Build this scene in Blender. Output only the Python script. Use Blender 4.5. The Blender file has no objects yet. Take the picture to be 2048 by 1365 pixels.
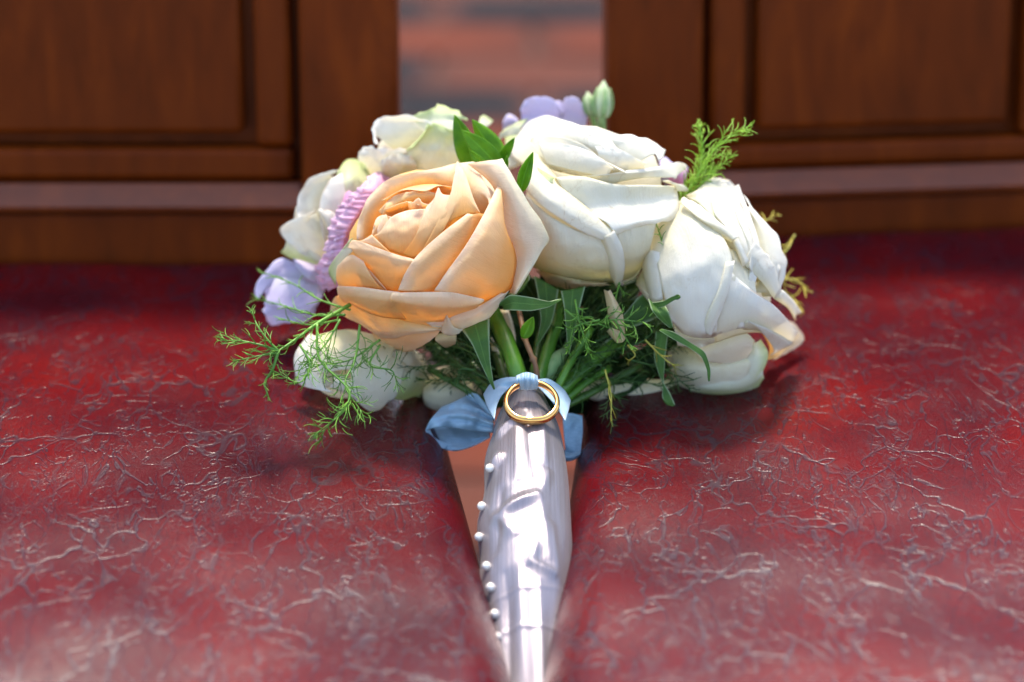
import bpy, math, random
from mathutils import Vector, Matrix, noise
R = math.radians
rnd = random.Random(7)
S = bpy.context.scene
col = S.collection

# ------------------------------------------------------------------ camera
TH = R(26.0); CAMZ = .437; CAMY = -.843
C = Vector((0, CAMY, CAMZ))
FWD = Vector((0, math.cos(TH), -math.sin(TH))); UP = Vector((0, math.sin(TH), math.cos(TH))); RT = Vector((1, 0, 0))
FPX = 85 / 36 * 2048
cd = bpy.data.cameras.new("camera"); cam = bpy.data.objects.new("camera", cd); col.objects.link(cam)
cam.location = C; cam.rotation_euler = (math.pi / 2 - TH, 0, 0)
cd.lens = 85; cd.sensor_width = 36; cd.clip_start = .02; cd.clip_end = 60
cd.dof.use_dof = True; cd.dof.focus_distance = .902; cd.dof.aperture_fstop = 4.6
S.camera = cam
# ------------------------------------------------------------------ light
SUN_EL, SUN_AZ = R(64), R(-3)          # the sun stands high behind the chairs, almost straight
w = bpy.data.worlds.new("World"); S.world = w; w.use_nodes = True
nt = w.node_tree; bg = nt.nodes['Background']
sky = nt.nodes.new('ShaderNodeTexSky'); sky.sky_type = 'NISHITA'; sky.sun_disc = False
sky.sun_elevation = SUN_EL; sky.sun_rotation = SUN_AZ; sky.dust_density = 1.8; sky.air_density = 1.0; sky.ozone_density = .6
nt.links.new(sky.outputs[0], bg.inputs[0]); bg.inputs[1].default_value = .15
sd = bpy.data.lights.new("sun", 'SUN'); sd.energy = 1.8; sd.angle = R(8); sd.color = (1, .90, .76)
sun = bpy.data.objects.new("sun", sd); col.objects.link(sun)
sdir = Vector((math.sin(SUN_AZ) * math.cos(SUN_EL), math.cos(SUN_AZ) * math.cos(SUN_EL), math.sin(SUN_EL)))
sun.rotation_euler = sdir.to_track_quat('Z', 'Y').to_euler()
S.view_settings.view_transform = 'Standard'; S.view_settings.look = 'None'
S.view_settings.exposure = 1.8; S.view_settings.gamma = 1
S.render.engine = 'CYCLES'

# ------------------------------------------------------------------ helpers
def P(px, py, d):
    """a point that lies d metres in front of the camera on the sight line of a photo pixel"""
    return C + RT * ((px - 1024) / FPX * d) + UP * (-(py - 682.5) / FPX * d) + FWD * d

class MB:
    def __init__(s): s.v = []; s.f = []; s.uv = []
    def grid(s, G, close=False, uvs=None):
        o = len(s.v); n = len(G); m = len(G[0])
        for i, row in enumerate(G):
            for j, p in enumerate(row):
                s.v.append(tuple(p)); s.uv.append((j / max(1, m - 1), i / max(1, n - 1)) if uvs is None else uvs[i][j])
        for i in range(n - 1):
            for j in range(m if close else m - 1):
                k = (j + 1) % m
                s.f.append((o + i * m + j, o + i * m + k, o + (i + 1) * m + k, o + (i + 1) * m + j))
    def tube(s, path, rad, n=6, v0=0, v1=1, cap=True):
        path = [Vector(p) for p in path]; G = []; nrm = None
        for i, p in enumerate(path):
            t = (path[min(i + 1, len(path) - 1)] - path[max(i - 1, 0)]).normalized()
            if nrm is None:
                nrm = t.cross(Vector((.3, .2, 1))).normalized()
            nrm = (nrm - t * nrm.dot(t)).normalized(); b = t.cross(nrm)
            r = rad[i] if isinstance(rad, (list, tuple)) else rad
            G.append([p + (nrm * math.cos(a) + b * math.sin(a)) * r for a in [2 * math.pi * k / n for k in range(n)]])
        L = len(G)
        s.grid(G, True, [[(k / n, v0 + (v1 - v0) * i / (L - 1)) for k in range(n)] for i in range(L)])
        if cap:
            o = len(s.v) - L * n
            s.f.append(tuple(o + k for k in range(n))[::-1]); s.f.append(tuple(o + (L - 1) * n + k for k in range(n)))
    def box(s, lo, hi, M=None):
        o = len(s.v)
        for z in (lo[2], hi[2]):
            for x, y in ((lo[0], lo[1]), (hi[0], lo[1]), (hi[0], hi[1]), (lo[0], hi[1])):
                p = Vector((x, y, z)); s.v.append(tuple(M @ p if M else p)); s.uv.append((x, z))
        for f in ((3, 2, 1, 0), (4, 5, 6, 7), (0, 1, 5, 4), (1, 2, 6, 5), (2, 3, 7, 6), (3, 0, 4, 7)):
            s.f.append(tuple(o + k for k in f))
    def build(s, name, mat, parent=None, smooth=True, solid=0, bevel=0, label=None, kind=None, sub=0):
        me = bpy.data.meshes.new(name); me.from_pydata(s.v, [], s.f)
        if mat: me.materials.append(mat)
        ul = me.uv_layers.new(name='UVMap')
        for lp in me.loops: ul.data[lp.index].uv = s.uv[lp.vertex_index]
        if smooth: me.polygons.foreach_set('use_smooth', [True] * len(me.polygons))
        me.update()
        o = bpy.data.objects.new(name, me); col.objects.link(o)
        if parent: o.parent = parent
        if sub:
            m = o.modifiers.new('s', 'SUBSURF'); m.levels = m.render_levels = sub
        if solid:
            m = o.modifiers.new('t', 'SOLIDIFY'); m.thickness = solid; m.offset = 0
        if bevel:
            m = o.modifiers.new('b', 'BEVEL'); m.width = bevel; m.segments = 2; m.limit_method = 'ANGLE'
        if label: o['label'] = label
        if kind: o['kind'] = kind
        return o

def tag(o, label, cat, group=None):
    o['label'] = label; o['category'] = cat
    if group: o['group'] = group
def empty(name, loc=(0, 0, 0)):
    o = bpy.data.objects.new(name, None); col.objects.link(o); o.empty_display_size = .02
    return o                                # things keep their empties at the origin of the seats

def cr(p, t):
    """Catmull-Rom through the points p (tuples), t in 0..1"""
    n = len(p) - 1
    if n == 1: return tuple(a + (b - a) * t for a, b in zip(p[0], p[1]))
    x = min(t * n, n - 1e-6); i = int(x); f = x - i
    g = lambda k: p[k] if 0 <= k <= n else tuple(2 * a - b for a, b in zip(p[0 if k < 0 else n], p[1 if k < 0 else n - 1]))
    a, b, c, d = g(i - 1), g(i), g(i + 1), g(i + 2)
    return tuple(.5 * (2 * q + (r - p0) * f + (2 * p0 - 5 * q + 4 * r - s) * f * f + (3 * q - p0 - 3 * r + s) * f ** 3)
                 for p0, q, r, s in zip(a, b, c, d))

def zoom(x0, y0, k): return lambda x, y: (x0 + x / k, y0 + y / k)
Z1 = zoom(640, 300, 3.25); Z2 = zoom(960, 140, 2.967); Z3 = zoom(1240, 220, 2.276); Z4 = zoom(430, 320, 2.353)
Z5 = zoom(820, 540, 3.25); Z6 = zoom(820, 840, 2.6); Z7 = zoom(660, 160, 4.267); Z0 = lambda x, y: (x, y)

# ------------------------------------------------------------------ materials
class Mat:
    def __init__(s, name):
        s.m = bpy.data.materials.new(name); s.m.use_nodes = True; s.t = s.m.node_tree
        s.b = s.t.nodes['Principled BSDF']; s.out = s.t.nodes['Material Output']
    def n(s, kind, **kw):
        nd = s.t.nodes.new('ShaderNode' + kind)
        for k, v in kw.items():
            if k.startswith('i_'):
                nd.inputs[k[2:].replace('_', ' ')].default_value = v
            else: setattr(nd, k, v)
        return nd
    def l(s, a, b): s.t.links.new(a, b)
    def uv(s): return s.n('TexCoord').outputs['UV']
    def obj(s): return s.n('TexCoord').outputs['Object']
    def mapping(s, src, scale, rot=(0, 0, 0)):
        m = s.n('Mapping'); m.inputs['Scale'].default_value = scale; m.inputs['Rotation'].default_value = rot; s.l(src, m.inputs[0]); return m.outputs[0]
    def noise(s, src, scale, detail=3, rough=.5, dist=0):
        n = s.n('TexNoise'); n.inputs['Scale'].default_value = scale; n.inputs['Detail'].default_value = detail
        n.inputs['Roughness'].default_value = rough; n.inputs['Distortion'].default_value = dist
        if src: s.l(src, n.inputs['Vector'])
        return n.outputs[0]
    def ramp(s, src, stops, mode='LINEAR'):
        r = s.n('ValToRGB'); r.color_ramp.interpolation = mode; e = r.color_ramp.elements
        while len(e) < len(stops): e.new(.5)
        for k, (p, c) in enumerate(stops):
            e[k].position = p; e[k].color = c if len(c) == 4 else (*c, 1)
        s.l(src, r.inputs[0]); return r.outputs[0]
    def math(s, op, a, b=0, c=None, clamp=False):
        m = s.n('Math', operation=op); m.use_clamp = clamp
        for k, x in enumerate((a, b, c)):
            if x is None: continue
            if isinstance(x, (int, float)): m.inputs[k].default_value = x
            else: s.l(x, m.inputs[k])
        return m.outputs[0]
    def mix(s, f, a, b, mode='MIX'):
        m = s.n('Mix', data_type='RGBA', blend_type=mode)
        for k, x in ((0, f), (6, a), (7, b)):
            if isinstance(x, (int, float)): m.inputs[k].default_value = x
            elif isinstance(x, tuple): m.inputs[k].default_value = (*x, 1) if len(x) == 3 else x
            else: s.l(x, m.inputs[k])
        return m.outputs[2]
    def bump(s, h, strength=.3, dist=.001, prev=None):
        b = s.n('Bump'); b.inputs['Strength'].default_value = strength; b.inputs['Distance'].default_value = dist
        s.l(h, b.inputs['Height'])
        if prev: s.l(prev, b.inputs['Normal'])
        return b.outputs[0]
    def sep(s, v):
        n = s.n('SeparateXYZ'); s.l(v, n.inputs[0]); return n.outputs

def petal_mat(name, base, mid, rim, tr=.4, brown=.25, vein=1.0, stain=(.45, .27, .1), blotch=0, tcol=None):
    M = Mat(name); uv = M.uv(); sp = M.sep(uv)
    ob = M.obj()
    c = M.ramp(M.math('ADD', sp[1], M.math('MULTIPLY', M.math('SUBTRACT', M.noise(ob, 60, 3), .5), .5)), [(0, base), (.45, mid), (.95, rim)])
    vn = M.noise(M.mapping(uv, (42, 2.0, 1)), 1, 6, .7, 1.2)
    c = M.mix(M.ramp(vn, [(.35, (.0,) * 3), (.75, (.16 * vein,) * 3)]), c, M.mix(1, c, (.86, .80, .66), 'MULTIPLY'))
    # bruised hairline at the rim
    ed = M.math('MULTIPLY', M.ramp(sp[1], [(.965, (0,) * 3), (.985, (1,) * 3)]), M.ramp(M.noise(ob, 90, 3), [(.48, (0,) * 3), (.64, (1,) * 3)]))
    c = M.mix(M.math('MULTIPLY', ed, brown), c, stain)
    hl = M.math('ABSOLUTE', M.math('SUBTRACT', M.noise(M.mapping(ob, (1, 1, .6)), 38, 4, .6, 2.2), .5))
    hm = M.ramp(M.noise(ob, 30, 2), [(.50, (0,) * 3), (.62, (1,) * 3)])
    c = M.mix(M.math('MULTIPLY', M.math('MULTIPLY', M.ramp(hl, [(0, (1,) * 3), (.012, (0,) * 3)]), hm), min(.3, .5 * brown + blotch)), c, (.55, .40, .20))
    if blotch:
        bl = M.ramp(M.noise(ob, 55, 5, .65, 1.5), [(.56, (0,) * 3), (.72, (1,) * 3)])
        c = M.mix(M.math('MULTIPLY', bl, blotch), c, (.62, .47, .22))
    rv = M.n('ObjectInfo').outputs['Random']
    c = M.mix(1, c, M.ramp(rv, [(0, (.95, .94, .91)), (1, (1, 1, 1))]), 'MULTIPLY')
    M.l(c, M.b.inputs['Base Color']); M.b.inputs['Roughness'].default_value = .52; M.b.inputs['Specular IOR Level'].default_value = .3
    nb = M.bump(vn, .5, .0006); nb = M.bump(M.noise(ob, 900, 2), .25, .0003, nb); nb = M.bump(M.noise(ob, 90, 4, .65, 1), .2, .001, nb)
    M.l(nb, M.b.inputs['Normal'])
    t = M.n('BsdfTranslucent'); M.l(M.mix(1, c, tcol, 'MULTIPLY') if tcol else c, t.inputs[0]); M.l(nb, t.inputs['Normal'])
    mx = M.n('MixShader'); mx.inputs[0].default_value = tr
    M.l(M.b.outputs[0], mx.inputs[1]); M.l(t.outputs[0], mx.inputs[2]); M.l(mx.outputs[0], M.out.inputs[0])
    return M.m

M_PEACH = petal_mat('peach petal', (.95, .62, .16), (.96, .76, .40), (.97, .88, .68), .55, .12, tcol=(1, .84, .62))
M_PEACHD = petal_mat('deep peach petal', (.95, .58, .10), (.96, .72, .28), (.96, .84, .54), .48, .05, tcol=(1, .80, .5))
M_PEACHP = petal_mat('pale peach petal', (.88, .66, .42), (.88, .75, .56), (.86, .86, .68), .45, .2, tcol=(1, .88, .68))
M_WHITE = petal_mat('white petal', (.88, .84, .62), (.93, .91, .81), (.95, .94, .90), .5, .6, tcol=(1, .98, .9))
M_WHITEI = petal_mat('inner white petal', (.90, .85, .66), (.94, .91, .81), (.95, .94, .89), .5, .35, .5, tcol=(1, .97, .86))
M_CREAM = petal_mat('cream outer petal', (.74, .72, .40), (.84, .77, .55), (.86, .82, .68), .34, .5, 1.6, blotch=.45)
M_WITHER = petal_mat('withered petal', (.62, .55, .28), (.72, .58, .34), (.70, .52, .30), .3, .9, 2, blotch=.8)
M_GREENW = petal_mat('green tinged petal', (.86, .84, .70), (.84, .85, .66), (.64, .72, .34), .4, .35, 1.2, blotch=.18)
M_LAV = petal_mat('lavender petal', (.72, .70, .76), (.70, .62, .82), (.76, .70, .88), .4, .03, .8)
M_PINK = petal_mat('pink petal', (.80, .40, .66), (.86, .48, .72), (.92, .68, .84), .45, .05, 2.0)

def leaf_mat(name, a, b, tr=.25, edge=None, fuzz=0, rough=.4):
    M = Mat(name); uv = M.uv(); sp = M.sep(uv); ob = M.obj()
    c = M.mix(M.ramp(M.noise(ob, 140, 4), [(.3, (0,) * 3), (.7, (1,) * 3)]), a, b)
    u = M.math('ABSOLUTE', M.math('SUBTRACT', sp[0], .5))
    c = M.mix(M.ramp(u, [(0, (.55,) * 3), (.035, (0,) * 3)]), c, tuple(min(1, x * 1.8 + .02) for x in b))
    if edge: c = M.mix(M.ramp(u, [(.40, (0,) * 3), (.5, (.9,) * 3)]), c, edge)
    if fuzz: c = M.mix(M.ramp(M.noise(M.mapping(uv, (60, 20, 1)), 3, 4), [(.35, (0,) * 3), (.8, (fuzz,) * 3)]), c, (.45, .5, .36))
    M.l(c, M.b.inputs['Base Color']); M.b.inputs['Roughness'].default_value = rough
    vb = M.n('TexWave'); vb.bands_direction = 'DIAGONAL'; vb.inputs['Scale'].default_value = 7; vb.inputs['Distortion'].default_value = 2; M.l(uv, vb.inputs[0])
    nb = M.bump(vb.outputs[1], .12, .0005); nb = M.bump(M.noise(ob, 700, 3), .3, .0004, nb); M.l(nb, M.b.inputs['Normal'])
    M.b.inputs['Specular IOR Level'].default_value = .22
    t = M.n('BsdfTranslucent'); M.l(c, t.inputs[0]); mx = M.n('MixShader'); mx.inputs[0].default_value = tr
    M.l(M.b.outputs[0], mx.inputs[1]); M.l(t.outputs[0], mx.inputs[2]); M.l(mx.outputs[0], M.out.inputs[0]); return M.m
M_LEAF = leaf_mat('glossy leaf', (.085, .24, .010), (.20, .42, .018), .42, rough=.33)
M_SEPAL = leaf_mat('downy sepal', (.030, .095, .006), (.065, .16, .014), .2, (.32, .40, .22), .12, .5)
M_SHADELEAF = leaf_mat('shade painted leaf', (.012, .035, .006), (.025, .065, .010), .12, rough=.5)  # leaf green darkened so the colour carries the shade inside the bouquet
M_BUD = leaf_mat('bud green', (.20, .36, .12), (.36, .50, .22), .2, rough=.45)
M_BUDP = leaf_mat('pale bud green', (.40, .50, .26), (.55, .62, .38), .2, rough=.45)

def simple(name, a, b, scale=120, rough=.4, bump=.2, spec=.5, stretch=(1, 1, 1), bd=.0005):
    M = Mat(name); ob = M.mapping(M.obj(), stretch)
    n = M.noise(ob, scale, 4)
    M.l(M.mix(M.ramp(n, [(.3, (0,) * 3), (.7, (1,) * 3)]), a, b), M.b.inputs['Base Color'])
    M.b.inputs['Roughness'].default_value = rough; M.b.inputs['Specular IOR Level'].default_value = spec
    M.l(M.bump(n, bump, bd), M.b.inputs['Normal']); return M.m
M_STEM = simple('green stem', (.035, .13, .008), (.10, .25, .018), 90, .35, .25)
M_STEMD = simple('dark stem', (.03, .08, .012), (.07, .15, .02), 90, .4, .3)
M_TWIG = simple('brown twig', (.10, .045, .018), (.22, .11, .04), 250, .6, .5)
M_FEN = simple('fennel green', (.07, .19, .018), (.14, .32, .03), 60, .5, .1)
M_FENB = simple('bright fennel', (.17, .36, .02), (.32, .52, .035), 60, .5, .1)
M_FENY = simple('yellowing fennel', (.30, .30, .03), (.46, .36, .05), 60, .5, .1)
M_FENSHADE = simple('dark fennel', (.022, .07, .008), (.05, .13, .015), 60, .55, .1)  # the fennel green again, with the shade under the roses painted in

def leather():
    M = Mat('oxblood leather'); ob = M.obj()
    wn = M.n('TexNoise'); wn.inputs['Scale'].default_value = 26; wn.inputs['Detail'].default_value = 3; M.l(ob, wn.inputs['Vector'])
    def warp(k):
        v = M.n('VectorMath', operation='SUBTRACT'); M.l(wn.outputs['Color'], v.inputs[0]); v.inputs[1].default_value = (.5, .5, .5)
        s_ = M.n('VectorMath', operation='SCALE'); M.l(v.outputs[0], s_.inputs[0]); s_.inputs['Scale'].default_value = k
        a = M.n('VectorMath', operation='ADD'); M.l(ob, a.inputs[0]); M.l(s_.outputs[0], a.inputs[1]); return a.outputs[0]
    def crease(scale, wk, lo, hi, st, mlo, mhi, ms):
        v = M.n('TexVoronoi'); v.feature = 'DISTANCE_TO_EDGE'; v.inputs['Scale'].default_value = scale
        M.l(M.mapping(warp(wk), st[0], st[1]), v.inputs['Vector'])
        line = M.ramp(v.outputs['Distance'], [(lo, (1,) * 3), (hi, (0,) * 3)], 'EASE')
        mask = M.ramp(M.noise(M.mapping(ob, (1, 1, 1)), ms, 3, .6), [(mlo, (0,) * 3), (mhi, (1,) * 3)])
        return M.math('MULTIPLY', line, mask)
    def ridge(scale, st, w_, dist, mlo, mhi, ms, off):
        mp = M.n('Mapping'); mp.inputs['Scale'].default_value = st[0]; mp.inputs['Rotation'].default_value = st[1]; mp.inputs['Location'].default_value = (off, off, 0); M.l(ob, mp.inputs[0])
        n_ = M.math('ABSOLUTE', M.math('SUBTRACT', M.noise(mp.outputs[0], scale, 3, .55, dist), .5))
        line = M.ramp(n_, [(0, (1,) * 3), (w_, (0,) * 3)], 'EASE')
        mask = M.ramp(M.noise(mp.outputs[0], ms, 3, .6), [(mlo, (0,) * 3), (mhi, (1,) * 3)])
        return M.math('MULTIPLY', line, mask)
    c1 = crease(48, .045, 0, .030, ((1, .40, 1), (0, 0, R(12))), .40, .52, 18)
    c2 = ridge(34, ((1.5, .6, 1), (0, 0, R(-16))), .015, 1.2, .36, .50, 30, .3)
    c3 = ridge(60, ((1.3, .6, 1), (0, 0, R(35))), .024, 1.0, .40, .55, 40, 1.7)
    c4 = ridge(190, ((1, .5, 1), (0, 0, R(-60))), .060, 1.0, .46, .62, 45, 4.1)
    g = M.n('TexVoronoi'); g.feature = 'DISTANCE_TO_EDGE'; g.inputs['Scale'].default_value = 1300; M.l(warp(.002), g.inputs['Vector'])
    grain = M.ramp(g.outputs['Distance'], [(0, (0,) * 3), (.25, (1,) * 3)])
    cre = M.math('MAXIMUM', M.math('MAXIMUM', c1, c2), M.math('MAXIMUM', M.math('MULTIPLY', c3, .85), M.math('MULTIPLY', c4, .55)))
    base = M.ramp(M.noise(ob, 13, 3, .5, .4), [(.30, (.044, .0017, .0048)), (.46, (.068, .0021, .0046)), (.62, (.10, .0025, .0038)), (.8, (.14, .005, .003))])
    base = M.mix(M.math('MULTIPLY', M.ramp(M.noise(M.mapping(ob, (1, .5, 1)), 520, 4, .6, 1.5), [(.46, (0,) * 3), (.58, (1,) * 3)]), M.ramp(M.noise(ob, 24, 2), [(.42, (.1,) * 3), (.6, (.4,) * 3)])), base, (.016, .004, .008))
    base = M.mix(M.math('MULTIPLY', cre, .8), base, (.021, .0105, .018))
    sp = M.ramp(M.noise(ob, 1100, 1), [(.80, (0,) * 3), (.83, (1,) * 3)])
    base = M.mix(sp, base, (.25, .2, .16))
    M.l(base, M.b.inputs['Base Color'])
    rg = M.math('ADD', .21, M.math('MULTIPLY', M.noise(ob, 70, 4), .10)); M.l(rg, M.b.inputs['Roughness'])
    M.l(M.math('ADD', .15, M.math('MULTIPLY', cre, .22)), M.b.inputs['Specular IOR Level'])
    nb = M.bump(M.noise(ob, 30, 2, .5), .1, .001)
    nb = M.bump(M.math('SUBTRACT', 1, cre), .5, .00024, nb)
    nb = M.bump(grain, .2, .0002, nb); M.l(nb, M.b.inputs['Normal'])
    return M.m
M_LEATHER = leather()

def wood(name, k=1.0, rot=0, spec=.08):
    M = Mat(name); ob = M.obj()
    st = M.mapping(ob, (1, 1, .12), (0, rot, 0))
    n = M.noise(st, 90, 5, .6, .8); big = M.noise(M.mapping(ob, (1, 1, .5), (0, rot, 0)), 14, 4, .6, .5)
    c = M.ramp(M.math('ADD', M.math('MULTIPLY', n, .45), M.math('MULTIPLY', big, .55)), [(.28, (.080 * k, .013 * k, .0008 * k)), (.5, (.145 * k, .023 * k, .0015 * k)), (.74, (.24 * k, .042 * k, .002 * k))])
    M.l(c, M.b.inputs['Base Color']); M.b.inputs['Roughness'].default_value = .36; M.b.inputs['Specular IOR Level'].default_value = spec
    M.l(M.bump(n, .15, .0006), M.b.inputs['Normal']); return M.m
M_WOOD = wood('varnished wood upright grain', .86); M_WOODH = wood('varnished wood level grain', .84, R(90))
M_WOODL = wood('worn glossy ledge', .9, R(90), .4)

def satin():
    M = Mat('silver satin'); uv = M.uv(); ob = M.obj()
    M.b.inputs['Base Color'].default_value = (.3, .3, .3, 1); M.b.inputs['Metallic'].default_value = .62; M.b.inputs['Sheen Weight'].default_value = .1
    M.b.inputs['Roughness'].default_value = .37; M.b.inputs['Anisotropic'].default_value = .7
    f = M.noise(M.mapping(uv, (220, 6, 1)), 1, 3)
    wv = M.n('TexWave'); wv.inputs['Scale'].default_value = 90; wv.bands_direction = 'Y'; M.l(uv, wv.inputs[0])
    nb = M.bump(wv.outputs[1], .08, .0001); nb = M.bump(f, .4, .0004, nb); nb = M.bump(M.noise(M.mapping(uv, (9, 1.6, 1)), 1.5, 2, .5, .6), .2, .003, nb); M.l(nb, M.b.inputs['Normal'])
    M.l(M.ramp(f, [(.3, (.20, .17, .185)), (.7, (.31, .28, .295))]), M.b.inputs['Base Color'])
    return M.m
M_SATIN = satin()
def ribbon_mat():
    M = Mat('blue satin ribbon'); uv = M.uv()
    wv = M.n('TexWave'); wv.inputs['Scale'].default_value = 16; wv.bands_direction = 'DIAGONAL'; wv.inputs['Distortion'].default_value = .6; M.l(uv, wv.inputs[0])
    n = M.noise(M.mapping(uv, (4, 60, 1)), 1, 3)
    M.l(M.ramp(n, [(.3, (.22, .36, .46)), (.7, (.34, .49, .60))]), M.b.inputs['Base Color'])
    M.b.inputs['Roughness'].default_value = .38; M.b.inputs['Sheen Weight'].default_value = .3; M.b.inputs['Metallic'].default_value = .1
    nb = M.bump(wv.outputs[1], .2, .0003); nb = M.bump(n, .25, .0005, nb); M.l(nb, M.b.inputs['Normal']); return M.m
M_RIB = ribbon_mat()
def gold():
    M = Mat('yellow gold'); M.b.inputs['Metallic'].default_value = 1; M.b.inputs['Roughness'].default_value = .14
    M.b.inputs['Base Color'].default_value = (.80, .42, .13, 1)
    M.l(M.bump(M.noise(M.obj(), 500, 3), .06, .0004), M.b.inputs['Normal']); return M.m
M_GOLD = gold()
def pearl():
    M = Mat('pearl'); M.b.inputs['Base Color'].default_value = (.80, .78, .72, 1); M.b.inputs['Roughness'].default_value = .18
    M.b.inputs['Coat Weight'].default_value = .6; M.b.inputs['Metallic'].default_value = .15
    lw = M.n('LayerWeight'); lw.inputs[0].default_value = .4
    M.l(M.ramp(lw.outputs[1], [(0, (.80, .74, .64)), (1, (.60, .54, .50))]), M.b.inputs['Base Color']); return M.m
M_PEARL = pearl()
def brick_mat(name, a, b, c):
    M = Mat(name); ob = M.n('TexCoord').outputs['Generated']; w_ = M.obj()
    sp = M.sep(ob); dx = M.math('ABSOLUTE', M.math('SUBTRACT', sp[0], .5)); dy = M.math('ABSOLUTE', M.math('SUBTRACT', sp[1], .5))
    r = M.math('ADD', M.math('MAXIMUM', dx, dy), M.math('MULTIPLY', M.math('SUBTRACT', M.noise(w_, 25, 4), .5), .35))
    cc = M.ramp(r, [(.15, a), (.38, b), (.5, c)])
    cc = M.mix(M.math('MULTIPLY', M.noise(w_, 160, 4), .5), cc, M.mix(1, cc, (.7, .68, .66), 'MULTIPLY'))
    M.l(cc, M.b.inputs['Base Color']); M.b.inputs['Roughness'].default_value = .9; M.b.inputs['Specular IOR Level'].default_value = .1
    M.l(M.bump(M.noise(w_, 300, 4), .5, .001), M.b.inputs['Normal']); return M.m
M_BRO = brick_mat('orange paver', (.115, .026, .011), (.095, .024, .012), (.07, .022, .014))
M_BRS = brick_mat('salmon paver', (.095, .029, .017), (.085, .028, .017), (.068, .025, .017))
M_BRG = brick_mat('burnt grey paver', (.009, .010, .012), (.014, .012, .013), (.08, .028, .020))
M_JOINT = simple('sanded joint', (.055, .028, .020), (.07, .036, .027), 200, .9, .5)

# ------------------------------------------------------------------ ground: brick paving
GZ = -.45
b = MB(); b.grid([[(x, y, GZ - .012) for x in (-4, -1, 1, 4)] for y in (-3, 0, 2, 6)])
ground = b.build('paving', M_JOINT, smooth=False, kind='structure')
bm_ = MB(); bm_.box((-.105, -.049, -.05), (.105, .049, 0)); proto = {}
def brick_mesh(m):
    if m.name in proto: return proto[m.name]
    me = bpy.data.meshes.new('brick'); me.from_pydata(bm_.v, [], bm_.f); me.materials.append(m); me.update(); proto[m.name] = me; return me
rb = random.Random(3)
fixed = {}
for j in range(26):
    y = .16 + j * .106
    half = .62 if y > .9 else .42
    n = int(half * 2 / .218) + 1
    for i in range(-(n // 2), n // 2 + 1):
        x = .025 + i * .218 + (.109 if j % 2 else 0)
        m = rb.choice([M_BRO, M_BRO, M_BRS, M_BRG])
        key = (i, j)
        if abs(x - .02) < .13:
            m = M_BRG if j % 3 == 1 else (M_BRO if j % 3 == 0 else M_BRS)
        o = bpy.data.objects.new('brick', brick_mesh(m)); col.objects.link(o); o.parent = ground
        o.location = (x, y, GZ + rb.uniform(-.0015, .0015)); o.rotation_euler = (rb.uniform(-.01, .01), rb.uniform(-.01, .01), rb.uniform(-.01, .01))

# ------------------------------------------------------------------ chairs
def cushion(quad, yf0=-.188):
    """domed leather pad on the plan quad (front-left, front-right, back-right, back-left)"""
    fl, fr, br, bl = [Vector(q) for q in quad]
    r = .020; T = .062; G = []
    N = 90; M_ = 84
    def prof(n, ln):                     # parameter list: roll, flat, roll
        out = []
        k = 12
        for i in range(k + 1):
            a = math.pi / 2 * i / k; out.append((r - r * math.sin(math.pi / 2 - a + 0) if 0 else r * (1 - math.sin(a)), -r * (1 - math.cos(a))))
        return out
    # build by clamping a fine sheet to a rounded box, side skirts included
    us = [-1 - .9 * (1 - i / 14) for i in range(14)] + [-1 + 2 * i / N for i in range(N + 1)] + [1 + .9 * (i + 1) / 14 for i in range(14)]
    vs = [-1 - .9 * (1 - i / 14) for i in range(14)] + [-1 + 2 * i / M_ for i in range(M_ + 1)] + [1 + .9 * (i + 1) / 14 for i in range(14)]
    def edge(t, half):                   # returns position along, drop, for a signed parameter
        if abs(t) <= 1: return t * (half - r), 0.0
        a = (abs(t) - 1) / .9 * math.pi / 2
        return math.copysign(half - r + r * math.sin(a), t), r * (1 - math.cos(a))
    W = (fr - fl).length / 2; L = abs((bl.y + br.y) / 2 - (fl.y + fr.y) / 2) / 2
    for v in vs:
        row = []
        for u in us:
            X, dx = edge(u, W); Y, dy = edge(v, L)
            s = (X / W + 1) / 2; t = (Y / L + 1) / 2
            # round the plan corners
            ex, ey = abs(X) - (W - .035), abs(Y) - (L - .035)
            if ex > 0 and ey > 0:
                h = math.hypot(ex, ey); m = max(ex, ey)
                if h > 1e-9:
                    X = math.copysign(W - .035 + ex * m / h, X); Y = math.copysign(L - .035 + ey * m / h, Y)
                    s = (X / W + 1) / 2; t = (Y / L + 1) / 2
            p = (fl * (1 - s) + fr * s) * (1 - t) + (bl * (1 - s) + br * s) * t
            drop = r - math.sqrt(max(0, r * r - 0)) if 0 else max(dx, dy) if min(dx, dy) == 0 else min(r, math.hypot(dx, dy))
            z = -drop
            d = yf0 - p.y
            if d > 0: z -= 1.6 * d * d * (1 if drop < r * .9 else 1)
            dome = (1 - (X / W) ** 2) * (1 - (Y / L) ** 2)
            z += .006 * dome - .003
            z += .0014 * noise.noise(Vector((p.x * 22, p.y * 22, 3))) * (1 if drop < .01 else .4)
            row.append((p.x, p.y, z))
        G.append(row)
    # skirt down
    m = MB(); m.grid(G)
    n, k = len(G), len(G[0])
    loop = [j for j in range(k)] + [i * k + k - 1 for i in range(1, n)] + [(n - 1) * k + j for j in range(k - 2, -1, -1)] + [i * k for i in range(n - 2, 0, -1)]
    o = len(m.v)
    for q in loop:
        x, y, z = m.v[q]; m.v.append((x, y, z - (T - r))); m.uv.append((0, 0))
    for a in range(len(loop)):
        c2 = (a + 1) % len(loop); m.f.append((loop[a], o + a, o + c2, loop[c2]))
    return m

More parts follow.
